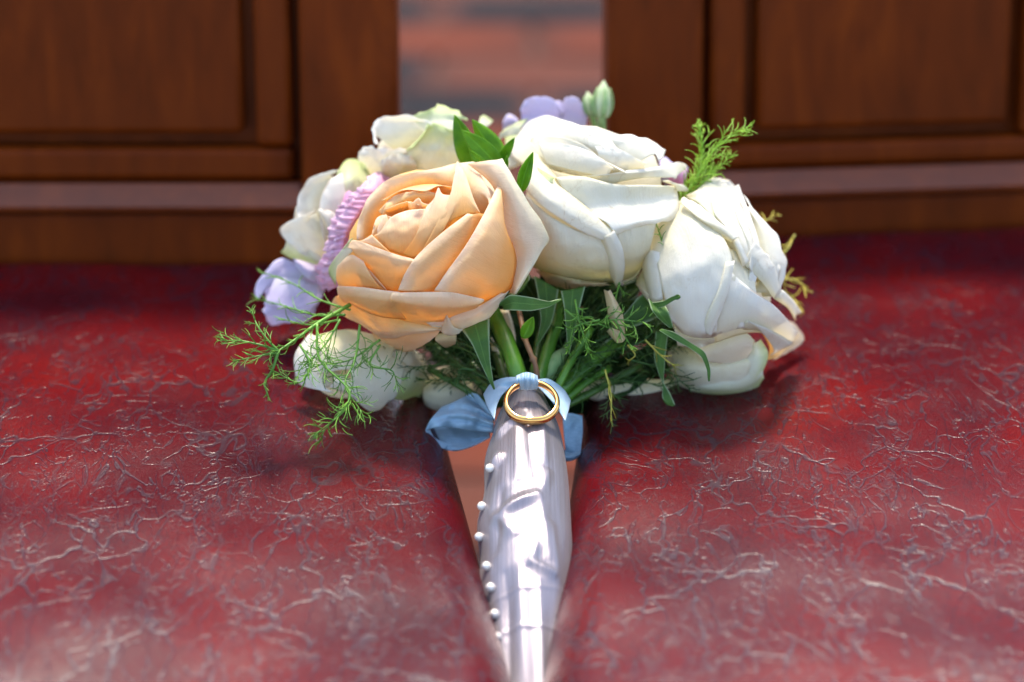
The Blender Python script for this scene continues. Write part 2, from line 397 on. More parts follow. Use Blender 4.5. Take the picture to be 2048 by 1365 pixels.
def make_chair(inner_front, inner_back, sgn, yaw, width_f, width_b, yback, label):
    """sgn -1: chair to the left of the gap, +1: to the right"""
    root = empty('wooden_chair'); tag(root, label, 'chair', 'two wooden chairs standing side by side')
    ca, sa = math.cos(yaw), math.sin(yaw)
    ax = Vector((ca, sa, 0)) * sgn
    f_in = Vector((*inner_front, 0)); b_in = Vector((*inner_back, 0))
    f_out = f_in + ax * width_f; b_out = b_in + ax * width_b
    quad = (f_in, f_out, b_out, b_in) if sgn > 0 else (f_out, f_in, b_in, b_out)
    cushion(quad).build('seat_cushion', M_LEATHER, root)
    # seat rails under the pad
    def bar(name, p, q, w_, z0, z1, mat, bev=.003):
        p = Vector(p); q = Vector(q); t = (q - p); L = t.length; t.normalize(); n = Vector((-t.y, t.x, 0))
        M4 = Matrix(((t.x, n.x, 0, p.x), (t.y, n.y, 0, p.y), (0, 0, 1, 0), (0, 0, 0, 1)))
        m = MB(); m.box((0, -w_ / 2, z0), (L, w_ / 2, z1), M4); return m.build(name, mat, root, smooth=False, bevel=bev)
    ins = .012
    qi = [f_in + ax * ins + Vector((0, ins, 0)), f_out - ax * ins + Vector((0, ins, 0)), b_out - ax * ins - Vector((0, ins, 0)), b_in + ax * ins - Vector((0, ins, 0))]
    for a, c_ in ((0, 1), (1, 2), (3, 0)):
        bar('seat_rail', qi[a], qi[c_], .018, -.125, -.064, M_WOODH)
    for q in qi[:2]:
        m = MB(); m.tube([(q.x, q.y, -.128), (q.x, q.y, -.30), (q.x, q.y, GZ)], [.019, .016, .012], 10); m.build('leg', M_WOOD, root)
    # back, built in a reclined frame
    rec = R(9)
    zx = Vector((0, 0, 1)) * math.cos(rec) + Vector((-sa, ca, 0)) * math.sin(rec)
    yx = ax.cross(zx) if sgn < 0 else zx.cross(ax)
    o = b_in + Vector((-sa, ca, 0)) * -.014 + Vector((0, 0, -.009 if sgn > 0 else -.003))
    MR = .0465 if sgn > 0 else .050
    M4 = Matrix(((ax.x, yx.x, zx.x, o.x), (ax.y, yx.y, zx.y, o.y), (ax.z, yx.z, zx.z, o.z), (0, 0, 0, 1)))
    H = .225
    def part(name, x0, x1, z0, z1, y0, y1, mat, bev=.002):
        m = MB(); m.box((x0, y0, z0), (x1, y1, z1), M4)
        if sgn < 0: m.f = [f[::-1] for f in m.f]
        return m.build(name, mat, root, smooth=False, bevel=bev)
    Wb = width_b
    sw = .043
    part('stile', 0, sw, -.10, H + .01, 0, .024, M_WOOD, .003); part('stile', Wb - sw, Wb, -.10, H + .01, 0, .024, M_WOOD, .003)
    part('lower_rail', sw + .0005, Wb - sw - .0005, -.05, .0215, .004, .022, M_WOODH)
    # ledge: a chamfered moulding whose top catches the sky
    m = MB(); G = []
    for (y, z) in ((.004, .0222), (-.0015, .0240), (-.002, .0262), (.0075, .0345), (.018, .0350), (.018, .0222), (.004, .0222)):
        G.append([M4 @ Vector((x, y, z)) for x in (sw + .001, Wb - sw - .001)])
    m.grid(G); m.build('ledge_moulding', M_WOODL, root, smooth=False)
    part('middle_rail', sw + .004, Wb - sw - .004, .0355, MR, .009, .022, M_WOODH, .003)
    mid = Wb / 2; ms = .0165
    part('inner_frame', sw + .004, sw + .004 + ms, MR + .0005, H - .03, .009, .022, M_WOOD, .003)
    part('inner_frame', Wb - sw - .004 - ms, Wb - sw - .004, MR + .0005, H - .03, .009, .022, M_WOOD, .003)
    part('mullion', mid - .019, mid + .019, MR + .0005, H - .03, .009, .022, M_WOOD, .003)
    part('top_rail', sw + .001, Wb - sw - .001, H - .0295, H + .005, .004, .024, M_WOODH, .003)
    g = .0055
    for x0, x1 in ((sw + .004 + ms, mid - .019), (mid + .019, Wb - sw - .004 - ms)):
        part('panel', x0 + g, x1 - g, MR + .0005 + g, H - .03 - g, .0105, .020, M_WOOD, .003)
    m = MB(); m.box((sw * .8, .0225, .0), (Wb - sw * .8, .0255, H - .01), M4); 
    m.build('back_board', M_WOOD, root, smooth=False)
    # rear legs
    for x in (sw / 2, Wb - sw / 2):
        q = M4 @ Vector((x, .012, -.10)); m = MB()
        m.tube([q + Vector((0, 0, .01)), (q.x, q.y, -.3), (q.x, q.y + .03, GZ)], [.018, .017, .013], 8); m.build('leg', M_WOOD, root)
    return root
TL, TR_ = .143, .083
chairL = make_chair((.0105, -.235), (-.0495, .152), -1, R(0), .47, .42, .134,
                    'dark wooden chair with a creased oxblood leather seat left of the bouquet handle')
chairR = make_chair((.0040, -.235), (.0425, .176), 1, R(4.8), .47, .42, .16,
                    'dark wooden chair with a creased oxblood leather seat right of the bouquet handle')

# ------------------------------------------------------------------ the bouquet
bouquet = empty('bouquet'); tag(bouquet, 'bouquet of white and peach roses with a silver satin handle between the red seats', 'bouquet')

class Bulk:
    """rounded body of a flower: gives petals their depth"""
    def __init__(s, cx, cy, rx, ry, d0, Rz): s.a = (cx, cy, rx, ry, d0, Rz)
    def d(s, px, py, dz):
        cx, cy, rx, ry, d0, Rz = s.a
        q = ((px - cx) / rx) ** 2 + ((py - cy) / ry) ** 2
        bul = Rz * math.sqrt(1 - q) if q < .96 else Rz * (.2 - 2.0 * (q - .96)) if q < 1.3 else Rz * (-.48 - .5 * (q - 1.3))
        return d0 - bul - dz / 1000
class Flat(Bulk):
    def __init__(s, d0): s.d0 = d0
    def d(s, px, py, dz): return s.d0 - dz / 1000

def patch(Z, bulk, rows, mat, name='petal', parent=None, nu=34, nv=26, thick=.00025, wob=.45, seed=None, ruf=None, label=None, edge=0, lip=True, gath=None):
    """rows: (dz mm, [(x,y) or (x,y,ddz)...]) from the base to the rim of a petal"""
    seed = rnd.uniform(0, 99) if seed is None else seed
    R_ = []
    for dz, pts in rows:
        dzz = dz * .72 if dz > 0 else dz
        R_.append([(*Z(p[0], p[1]), dzz + (p[2] if len(p) > 2 else 0)) for p in pts])
    if lip and len(R_) > 2:
        R_[-1] = [(p[0], p[1], max(p[2], q[2] - .8)) for p, q in zip(R_[-1], [cr(R_[-2], k / (len(R_[-1]) - 1)) for k in range(len(R_[-1]))])]
    cols = [[cr(r, j / nu) for r in R_] for j in range(nu + 1)]
    G = []
    for i in range(nv + 1):
        v = i / nv; row = []
        for j in range(nu + 1):
            x, y, dz = cr(cols[j], v); u = j / nu
            tt = v * (len(rows) - 1); ii = min(int(tt), len(rows) - 2); ff = tt - ii
            x, y, dz = [a_ * .5 + .5 * (p_ + (q_ - p_) * ff) for a_, p_, q_ in zip((x, y, dz), cols[j][ii], cols[j][ii + 1])]
            if edge and v > .85:
                e = (v - .85) / .15 * edge
                x += e * noise.noise(Vector((u * 9, seed, 1))); y += e * noise.noise(Vector((u * 9, seed, 7)))
            dz += wob * 1.3 * noise.noise(Vector((x * .022, y * .022, seed)))
            dz += wob * .5 * noise.noise(Vector((x * .06, y * .06, seed + 5)))
            dz += wob * .6 * (.35 - abs(noise.noise(Vector((x * .030 + seed, y * .018, seed)))) * 1.6)
            if v > .8: dz += (wob + .5) * 1.2 * (v - .8) / .2 * noise.noise(Vector((u * 7, seed, 4)))
            if gath: dz += gath[0] * ((1 - u) if gath[2] == 0 else u) ** 1.5 * math.sin(v * gath[1] + 2 * noise.noise(Vector((v * 3, seed, 2))))
            if ruf: dz += ruf[0] * v * v * math.sin(u * ruf[1] + seed + 1.2 * noise.noise(Vector((u * 5, seed, 9)))); y += ruf[2] * v * math.sin(u * ruf[1] * .7 + seed)
            row.append(P(x, y, bulk.d(x, y, dz)))
        G.append(row)
    m = MB(); m.grid(G)
    return m.build(name, mat, parent, solid=thick, label=label)

def core(Z, cx, cy, rx, ry, bulk, mat, label, k=.45, name='rose', back=.02):
    """the heart of a flower, behind its petals"""
    x, y = Z(cx, cy); x2, _ = Z(cx + rx, cy); _, y2 = Z(cx, cy + ry); RX, RY = x2 - x, y2 - y
    m = MB(); G = []; d0, Rz = (bulk.a[4], bulk.a[5]) if hasattr(bulk, 'a') else (bulk.d0, .02)
    for i in range(25):
        a = math.pi * i / 24; row = []
        for j in range(32):
            t = 2 * math.pi * j / 32; s = math.sin(a); ca = math.cos(a)
            rr = 1 + .05 * math.sin(5 * t + 3 * a)
            row.append(P(x + RX * s * math.cos(t) * rr, y + RY * s * math.sin(t) * rr, d0 - ca * (Rz * k if ca > 0 else back)))
        G.append(row)
    m.grid(G, True)
    return m.build(name, mat, bouquet, label=label)

# ---- peach rose (front left)
B = Bulk(*Z1(760, 660), 680 / 3.25, 640 / 3.25, .936, .034)
rose = core(Z1, 740, 640, 540, 500, B, M_PEACHD, 'large open peach rose at the front, its petals rolled outwards', .42)
def pp(rows, mat=M_PEACH, **k): return patch(Z1, B, rows, mat, parent=rose, **k)
patch(Z1, Bulk(*Z1(800, 600), 820 / 3.25, 760 / 3.25, .936, .030), [(-6, [(960, 90), (1130, 250), (1190, 520), (1250, 700), (1235, 930)]), (0, [(1080, 72), (1240, 320), (1310, 560), (1340, 700), (1255, 934)]),
    (3, [(1150, 66), (1290, 320), (1410, 550), (1400, 690), (1265, 936)]), (3, [(1185, 58), (1335, 310), (1482, 560), (1440, 660), (1275, 938)])], M_PEACHP, parent=rose, edge=3)
pp([(-9, [(900, 330), (1000, 420), (1090, 440), (1180, 520)]), (-3, [(900, 180), (1020, 210), (1120, 330), (1190, 420)]), (-2, [(900, 88), (1060, 80), (1180, 150), (1250, 330)])], M_PEACHP)
pp([(-15, [(330, 620), (370, 500), (450, 400), (580, 320), (720, 290), (880, 330)]), (-5, [(280, 600), (300, 440), (400, 300), (540, 215), (720, 185), (900, 220)]),
    (-1, [(240, 585), (258, 430), (340, 280), (500, 165), (740, 128), (890, 85)])], edge=3)
pp([(-13, [(480, 380), (600, 330), (740, 300), (880, 340)]), (-7, [(440, 330), (560, 250), (740, 225), (890, 270)]), (-3, [(400, 330), (540, 262), (690, 268), (770, 235), (890, 245)])], M_PEACHD, wob=1.2)
pp([(-9, [(880, 330), (960, 430), (1060, 440)]), (-2, [(900, 200), (1000, 260), (1100, 330)]), (1, [(885, 88), (1000, 110), (1105, 280), (1100, 380)])])
# swirl round the eye
pp([(-12, [(480, 480), (520, 420), (640, 380), (740, 380)]), (-6, [(400, 420), (500, 350), (620, 300), (760, 300)]), (-5, [(380, 400), (480, 300), (600, 272), (700, 268), (770, 290)])], M_PEACHD, wob=1.4)
pp([(-10, [(460, 430), (560, 400), (700, 380)]), (-5, [(430, 400), (540, 360), (600, 350), (700, 360)]), (-3.5, [(420, 385), (520, 350), (580, 335), (640, 362)])], M_PEACHD)
pp([(-6, [(580, 400), (640, 400), (700, 380)]), (-2, [(572, 338), (600, 345), (640, 312), (665, 345), (712, 358)])], M_PEACH, nu=10, nv=8)
pp([(-5, [(330, 640), (390, 620), (460, 600), (520, 560)]), (-2.5, [(335, 560), (380, 500), (440, 500), (520, 470)]), (-3, [(348, 500), (370, 445), (415, 425), (470, 440)])], M_PEACH, wob=1.2)
pp([(-2, [(390, 640), (410, 620), (440, 560), (470, 540)]), (-1.5, [(370, 520), (392, 470), (410, 432), (430, 420)])], M_PEACH, nu=10, nv=8)
pp([(-3, [(330, 620), (440, 650), (560, 690), (640, 705), (760, 600)]), (-.5, [(350, 560), (450, 540), (560, 520), (680, 500), (780, 470)]),
    (-2.5, [(400, 540), (450, 450), (560, 398), (700, 385), (790, 400)])], M_PEACH, wob=1.2)
pp([(-1, [(540, 680), (620, 700), (720, 620), (860, 460)]), (1.5, [(630, 540), (710, 490), (790, 430), (870, 370)]), (0, [(690, 372), (740, 320), (768, 248), (800, 290), (882, 296)])])
pp([(0, [(640, 700), (760, 600), (840, 470), (960, 420), (1045, 412)]), (2, [(780, 440), (860, 380), (900, 330), (945, 300), (1040, 408)]), (1.5, [(860, 300), (884, 90), (912, 98), (940, 150), (1000, 330)])], wob=.5)
# left inner petal F
pp([(-3, [(285, 745), (370, 860), (455, 922), (520, 925), (640, 925)]), (1.5, [(240, 690), (320, 720), (420, 750), (520, 790), (600, 800)]),
    (3.5, [(200, 640), (300, 655), (400, 680), (500, 712), (620, 735)]), (2.5, [(180, 640), (225, 588), (380, 640), (500, 682), (620, 715)])])
pp([(0, [(330, 640), (400, 650), (470, 680)]), (2, [(235, 600), (290, 580), (335, 552)])], nu=8, nv=8)
# E
pp([(-2, [(1110, 430), (1010, 600), (900, 760), (800, 880), (740, 930)]), (1.5, [(1045, 414), (930, 600), (830, 740), (750, 850), (680, 925)]),
    (5, [(1000, 420), (850, 580), (720, 690), (630, 800), (600, 922)]), (5, [(975, 418), (825, 560), (680, 680), (590, 800), (545, 918)]), (1.5, [(958, 416), (800, 535), (640, 680), (555, 800), (508, 914)])])
# D
pp([(-2, [(1200, 520), (1264, 650), (1274, 780), (1232, 912), (1062, 990)]), (4.5, [(1192, 400), (1190, 570), (1140, 720), (1050, 860), (930, 960)]),
    (7.5, [(1182, 270), (1120, 470), (1020, 640), (900, 800), (820, 935)]), (7, [(1172, 235), (1085, 450), (985, 620), (865, 785), (775, 920)]), (3, [(1163, 218), (1058, 430), (948, 620), (830, 785), (742, 915)])])
# G
pp([(-1, [(140, 935), (270, 930), (440, 935)]), (3, [(108, 840), (220, 800), (360, 860)]), (3, [(108, 790), (205, 715), (300, 760)]), (0, [(115, 755), (200, 684), (285, 725)])])
pp([(-3, [(240, 900), (340, 930), (450, 935)]), (-1, [(285, 740), (330, 790), (440, 920)])], M_PEACHD, nu=10, nv=6)
# I lowest outer petals
pp([(-2, [(335, 1180), (480, 1120), (640, 1120), (780, 1130)]), (2, [(345, 1200), (470, 1190), (640, 1190), (775, 1160)]), (1, [(350, 1210), (450, 1270), (570, 1306), (690, 1262), (778, 1180)])], edge=4)
pp([(0, [(150, 930), (240, 985), (420, 1060), (580, 1120), (790, 1150)]), (2.5, [(95, 960), (190, 1050), (400, 1120), (570, 1150), (780, 1162)]), (4, [(72, 1010), (190, 1090), (420, 1170), (570, 1180), (770, 1168)]),
    (1.5, [(68, 1045), (190, 1098), (415, 1218), (560, 1205), (742, 1176)])], edge=3)
# J
pp([(0, [(640, 1090), (820, 1060), (1000, 1030), (1180, 930)]), (2, [(700, 1130), (840, 1110), (1000, 1080), (1200, 935)]), (0, [(760, 1168), (850, 1192), (930, 1168), (1100, 1085), (1228, 918)])], M_PEACHP, edge=3)
# H front roll, two petals
pp([(1, [(200, 1000), (310, 1060), (420, 1090), (560, 1100)]), (4, [(150, 985), (260, 1000), (390, 1045), (500, 1020)]), (8, [(118, 940), (250, 955), (400, 975), (520, 985)]),
    (7, [(112, 900), (260, 915), (400, 930), (520, 940)]), (3, [(118, 885), (270, 893), (400, 912), (520, 925)])])
pp([(0, [(470, 1060), (600, 1140), (760, 1150), (830, 1090), (900, 1050)]), (5, [(455, 1005), (620, 1050), (800, 1062), (930, 1052), (1010, 1030)]), (9.5, [(455, 975), (620, 1005), (800, 1020), (930, 1020), (1045, 1000)]),
    (9, [(460, 950), (620, 960), (830, 965), (940, 980), (1065, 985)]), (5, [(470, 930), (620, 926), (830, 925), (950, 945), (1066, 972)])])
# little curled tip and withered scrap
pp([(3, [(785, 1180), (800, 1130), (818, 1068)]), (7, [(810, 1200), (835, 1160), (828, 1080)]), (6, [(860, 1208), (870, 1180), (850, 1120)]), (3, [(905, 1192), (925, 1168), (860, 1165)])], M_PEACHP, nu=10, nv=12)
pp([(-3, [(750, 1200), (820, 1190), (888, 1190)]), (1, [(750, 1240), (820, 1235), (885, 1240)]), (-2, [(780, 1262), (820, 1286), (880, 1262)])], M_WITHER, nu=10, nv=10, wob=2)
pp([(-6, [(240, 590), (230, 640), (110, 760)]), (-4, [(190, 590), (120, 700), (105, 830)]), (-6, [(215, 575), (60, 765), (100, 880)])], M_GREENW, nu=12, nv=8, wob=2)

# ---- white rose (centre)
B = Bulk(*Z2(700, 780), 530 / 2.967, 530 / 2.967, .95, .034)
rose = core(Z2, 690, 760, 400, 420, B, M_WHITEI, 'large white rose right of the peach rose, cup open to the front with bruised outer petals', .42)
def pw(rows, mat=M_WHITE, **k): return patch(Z2, B, rows, mat, parent=rose, **k)
pw([(-12, [(400, 640), (520, 600), (700, 600), (860, 640)]), (-4, [(240, 560), (330, 430), (470, 390), (660, 460), (880, 560)]), (-1, [(190, 520), (280, 360), (400, 310), (560, 350), (780, 420)]),
    (-4, [(162, 480), (240, 366), (305, 300), (400, 275), (560, 318), (762, 386)])], edge=4)
pw([(-12, [(560, 560), (760, 620), (950, 640)]), (-4, [(620, 430), (800, 470), (960, 540)]), (-1, [(640, 380), (790, 410), (940, 440), (1040, 500)]), (-5, [(640, 352), (770, 388), (890, 388), (1000, 412), (1096, 480), (1060, 545)])], edge=5)
pw([(-10, [(320, 520), (480, 600), (700, 660), (860, 640)]), (-4, [(300, 440), (440, 420), (640, 500), (860, 600)]), (-2, [(310, 400), (440, 390), (600, 440), (740, 540), (860, 612)])], M_WHITEI)
pw([(-9, [(500, 640), (700, 690), (880, 640)]), (-3, [(760, 620), (940, 610), (1080, 600), (1160, 640)]), (-4, [(860, 600), (1000, 588), (1118, 556), (1226, 570), (1150, 650)])], edge=4)
pw([(-2, [(1080, 660), (1150, 690), (1165, 720)]), (0, [(1120, 655), (1190, 690), (1232, 722)]), (-2, [(1140, 680), (1200, 682), (1240, 712)])], nu=10, nv=8)
pw([(-7, [(440, 660), (600, 655), (800, 700), (1000, 705), (1150, 700)]), (-2.5, [(450, 640), (620, 638), (800, 680), (1000, 685), (1155, 690)]), (-4, [(560, 800), (680, 800), (820, 790), (1000, 770), (1170, 730)]),
    (1, [(740, 900), (830, 890), (940, 870), (1080, 850), (1180, 790)]), (3.5, [(785, 950), (860, 930), (960, 900), (1100, 880), (1183, 830)]), (0, [(800, 985), (880, 945), (970, 922), (1100, 902), (1186, 885)])], M_WHITE, edge=3)
pw([(-6, [(700, 560), (820, 600), (960, 600)]), (-2, [(700, 500), (830, 520), (980, 560)]), (-.5, [(680, 455), (820, 470), (990, 560)])], M_WHITEI)
pw([(-5, [(400, 560), (560, 600), (760, 640)]), (-2, [(360, 480), (540, 500), (780, 590)]), (-.5, [(350, 440), (500, 440), (660, 490), (800, 590)])], M_WHITEI)
# cup floor between the two front petals
pw([(-9, [(300, 480), (440, 600), (800, 660)]), (-8, [(360, 620), (560, 720), (900, 760)]), (-3, [(500, 780), (680, 860), (860, 900)])], M_WHITEI, wob=.4)
pw([(-6, [(320, 470), (440, 620), (560, 740), (700, 860), (800, 950)]), (2, [(275, 560), (390, 670), (545, 780), (700, 890), (795, 955)]), (5.5, [(255, 630), (370, 735), (510, 840), (670, 940), (780, 990)]),
    (5, [(250, 670), (350, 790), (475, 880), (620, 965), (730, 1010)]), (1, [(262, 700), (370, 800), (490, 880), (610, 955), (720, 1000)])], edge=5)
pw([(1, [(715, 1005), (742, 1100), (768, 1200), (808, 1288)]), (6, [(735, 990), (775, 1090), (800, 1180), (812, 1290)]), (6, [(770, 975), (815, 1080), (835, 1180), (818, 1290)]), (1, [(795, 955), (842, 1050), (858, 1150), (850, 1230), (822, 1294)])])
pw([(-7, [(305, 1165), (470, 1240), (640, 1262), (820, 1258)]), (1, [(300, 1060), (460, 1150), (620, 1180), (800, 1180)]), (3, [(290, 900), (440, 1020), (600, 1070), (780, 1090)]), (1, [(270, 740), (420, 870), (600, 960), (740, 1000)])], M_CREAM, nu=28, nv=20, wob=1)
pw([(-7, [(780, 1258), (890, 1235), (965, 1160)]), (1, [(800, 1130), (930, 1110), (1010, 1060)]), (0, [(790, 965), (900, 930), (1045, 908)])], M_CREAM)
pw([(-9, [(840, 1262), (930, 1200), (1020, 1000)]), (-8, [(860, 1270), (950, 1195), (1045, 920)])], M_GREENW, nu=12, nv=6)
pw([(-3, [(330, 1190), (480, 1225), (640, 1255), (760, 1262)]), (1, [(382, 1238), (480, 1262), (600, 1270), (740, 1268)]), (-2, [(400, 1288), (480, 1308), (640, 1284), (780, 1280)])], M_WITHER, wob=2, edge=6)
pw([(-6, [(110, 420), (160, 400), (250, 420)]), (-4, [(115, 385), (190, 340), (240, 350)]), (-6, [(150, 350), (230, 308), (285, 290)])], M_GREENW, nu=12, nv=8, wob=1.5)
pw([(-8, [(160, 600), (250, 560), (300, 500)]), (-5, [(150, 480), (220, 430), (300, 400)]), (-6, [(150, 400), (200, 385), (300, 330)])], M_GREENW, nu=12, nv=8)
pw([(-3, [(240, 700), (300, 720), (400, 800)]), (0, [(250, 640), (310, 620), (420, 690)]), (-2, [(270, 600), (300, 560), (440, 640)])], M_GREENW, nu=12, nv=8)

# ---- white rose (right)
B = Bulk(*Z3(430, 760), 370 / 2.276, 420 / 2.276, .952, .034)
rose = core(Z3, 420, 740, 280, 330, B, M_WHITEI, 'large white rose at the right, seen from the side with folded petal edges', .42)
def pr(rows, mat=M_WHITE, **k): return patch(Z3, B, rows, mat, parent=rose, **k)
pr([(-5, [(700, 860), (760, 900), (800, 960)]), (-3, [(720, 840), (780, 900), (800, 935)]), (-5, [(738, 818), (790, 870), (828, 925)])], nu=12, nv=8)
pr([(-7, [(540, 420), (580, 560), (600, 720), (650, 850)]), (0, [(575, 440), (650, 560), (680, 700), (700, 850)]), (0, [(590, 440), (680, 560), (712, 680), (715, 850)]), (-4, [(562, 386), (622, 468), (715, 575), (756, 706), (732, 830)])], edge=5)
pr([(-4, [(640, 560), (660, 640), (640, 760), (600, 830)]), (1, [(600, 650), (655, 720), (700, 830)]), (0, [(600, 640), (680, 660), (735, 720)])], nu=14, nv=10)
pr([(-3, [(530, 360), (560, 500), (590, 640), (560, 800)]), (3, [(520, 350), (575, 500), (612, 640), (580, 800)]), (0, [(540, 340), (600, 500), (640, 660), (600, 850)])])
pr([(-3, [(300, 390), (350, 440), (440, 540), (560, 720)]), (3, [(345, 370), (430, 450), (510, 560), (590, 720)]), (4, [(400, 325), (480, 420), (545, 560), (610, 700)]), (0, [(430, 308), (520, 335), (560, 450), (605, 600)])], edge=4)
pr([(-1, [(300, 400), (350, 420), (440, 520)]), (3, [(345, 400), (380, 440), (470, 540)]), (0, [(365, 350), (430, 308), (490, 450), (520, 560)])], M_GREENW)
pr([(-1, [(500, 420), (520, 520), (560, 640), (570, 720)]), (5, [(505, 380), (540, 500), (590, 620), (590, 720)]), (2, [(525, 350), (560, 480), (610, 620), (600, 740)])])
pr([(-1, [(90, 700), (140, 560), (240, 440), (300, 400)]), (5, [(160, 680), (240, 560), (340, 500), (470, 580)]), (8, [(190, 800), (280, 720), (400, 680), (510, 690)]), (8, [(210, 880), (290, 850), (380, 840), (450, 850)]),
    (1, [(235, 960), (290, 1020), (380, 1040), (440, 1030)])], M_WHITE, nu=26, nv=22, wob=1)
pr([(-1, [(430, 620), (520, 640), (600, 700)]), (4, [(440, 780), (520, 790), (620, 830)]), (2, [(400, 1040), (520, 1000), (640, 990)])])
pr([(2, [(470, 540), (520, 620), (560, 720)]), (5, [(430, 470), (500, 560), (575, 700)]), (5.5, [(415, 400), (490, 500), (590, 690)])], M_WHITEI)
pr([(3, [(560, 700), (640, 780), (700, 860)]), (5, [(590, 640), (650, 720), (712, 840)]), (5, [(612, 600), (690, 690), (730, 815)])], M_WHITE, edge=3)
pr([(4, [(300, 440), (380, 515), (440, 560), (505, 602)]), (8.5, [(278, 425), (370, 500), (450, 540), (520, 592)]), (9, [(280, 405), (370, 470), (450, 520), (535, 582)]), (4, [(292, 396), (380, 450), (460, 520), (542, 578)])], edge=3)
pr([(0, [(88, 634), (108, 760), (138, 866)]), (5, [(110, 636), (135, 760), (150, 868)]), (6, [(150, 640), (172, 760), (175, 870)]), (2, [(182, 650), (190, 760), (194, 866)])], nu=14, nv=12)
pr([(-4, [(75, 780), (110, 720), (200, 650)]), (0, [(80, 800), (150, 860), (240, 900)]), (-3, [(72, 790), (130, 870), (240, 970)])], M_CREAM)
pr([(1, [(430, 1060), (560, 1020), (660, 1020), (700, 1080)]), (4, [(430, 1010), (570, 960), (700, 1000), (780, 1060)]), (6, [(460, 880), (580, 890), (690, 950), (800, 1030)]), (3, [(505, 740), (600, 820), (700, 890), (812, 1010)])], nu=26, nv=20)
pr([(2, [(560, 1000), (650, 1010), (720, 1090)]), (6, [(580, 960), (680, 1000), (790, 1062)]), (3, [(640, 1000), (700, 1090), (682, 1122)])], nu=14, nv=10)
pr([(2, [(470, 705), (428, 820), (374, 965), (378, 1000)]), (9, [(485, 692), (450, 820), (390, 960), (392, 1015)]), (10, [(505, 690), (475, 820), (420, 960), (405, 1025)]), (5, [(522, 686), (492, 830), (442, 960), (415, 1030)])], M_WHITE, nu=16)
pr([(0, [(320, 1085), (440, 1060), (560, 1015), (612, 1048)]), (2, [(360, 1120), (460, 1100), (560, 1070), (600, 1080)]), (0, [(380, 1142), (490, 1162), (532, 1192), (602, 1090)])], M_WHITE)
pr([(-2, [(245, 965), (300, 1000), (400, 1030)]), (4, [(250, 1010), (310, 1040), (430, 1040)]), (1, [(262, 1072), (350, 1085), (430, 1058)])], M_CREAM, wob=2)
pr([(-2, [(235, 900), (250, 930), (260, 965)]), (1, [(232, 905), (245, 950), (245, 990)])], M_GREENW, nu=8, nv=6)

# ---- cream rose low at the right
B = Bulk(*Z3(460, 1120), 240 / 2.276, 170 / 2.276, .958, .016)
rose = core(Z3, 430, 1130, 210, 130, B, M_CREAM, 'cream rose at the bottom right with a green edged petal resting on the seat', .45)
def pq(rows, mat=M_CREAM, **k): return patch(Z3, B, rows, mat, parent=rose, **k)
pq([(-4, [(240, 1090), (400, 1080), (600, 1060)]), (3, [(230, 1180), (400, 1180), (600, 1150)]), (2, [(260, 1280), (400, 1270), (560, 1250)])])
pq([(1, [(320, 1262), (440, 1230), (560, 1190), (650, 1150)]), (5, [(318, 1275), (450, 1270), (570, 1260), (650, 1200)]), (1, [(320, 1298), (450, 1304), (580, 1314), (655, 1220)])], M_GREENW)
pq([(1, [(590, 1070), (570, 1180), (560, 1300)]), (5, [(620, 1060), (620, 1180), (580, 1312)]), (1, [(640, 1044), (672, 1130), (590, 1314)])], M_GREENW)
pq([(-6, [(640, 1000), (680, 1080), (670, 1140)]), (-3, [(740, 960), (770, 1040), (720, 1130)]), (-6, [(795, 970), (835, 1055), (690, 1145)])], M_PEACH, edge=4)

# ---- white rose at the left
B = Bulk(*Z4(520, 270), 230 / 2.353, 260 / 2.353, .975, .016)
rose = core(Z4, 540, 270, 160, 190, B, M_WHITEI, 'white rose at the far left behind the pink carnation', .4)
def pl(rows, mat=M_WHITE, **k): return patch(Z4, B, rows, mat, parent=rose, **k)
pl([(-8, [(600, 80), (530, 180), (500, 270)]), (-5, [(540, 80), (450, 150), (430, 275)]), (-1, [(590, 44), (520, 58), (440, 95), (392, 180), (384, 250), (400, 282)])], edge=3)
pl([(-4, [(700, 260), (640, 260), (580, 200)]), (-2, [(730, 120), (650, 130), (570, 130)]), (1, [(745, 70), (690, 8), (620, 2), (575, 60)])], M_GREENW, wob=1.6)
pl([(-3, [(640, 330), (600, 400), (560, 450)]), (0, [(620, 190), (560, 260), (520, 400)]), (3, [(600, 60), (530, 110), (490, 230), (520, 420)])], M_WHITE)
pl([(-2, [(560, 470), (540, 380), (500, 240)]), (1, [(470, 470), (430, 350), (440, 270)]), (4, [(400, 440), (306, 325), (480, 232)])], M_WHITE)
pl([(1, [(540, 480), (440, 420), (340, 370)]), (2, [(520, 490), (430, 450), (330, 410)]), (-1, [(500, 500), (400, 470), (360, 465), (310, 435)])], M_GREENW)
pl([(0, [(560, 420), (520, 330), (480, 250)]), (5, [(555, 380), (535, 300), (485, 235)]), (2, [(600, 330), (560, 250), (500, 232)])], M_WHITE, nu=14, nv=10)

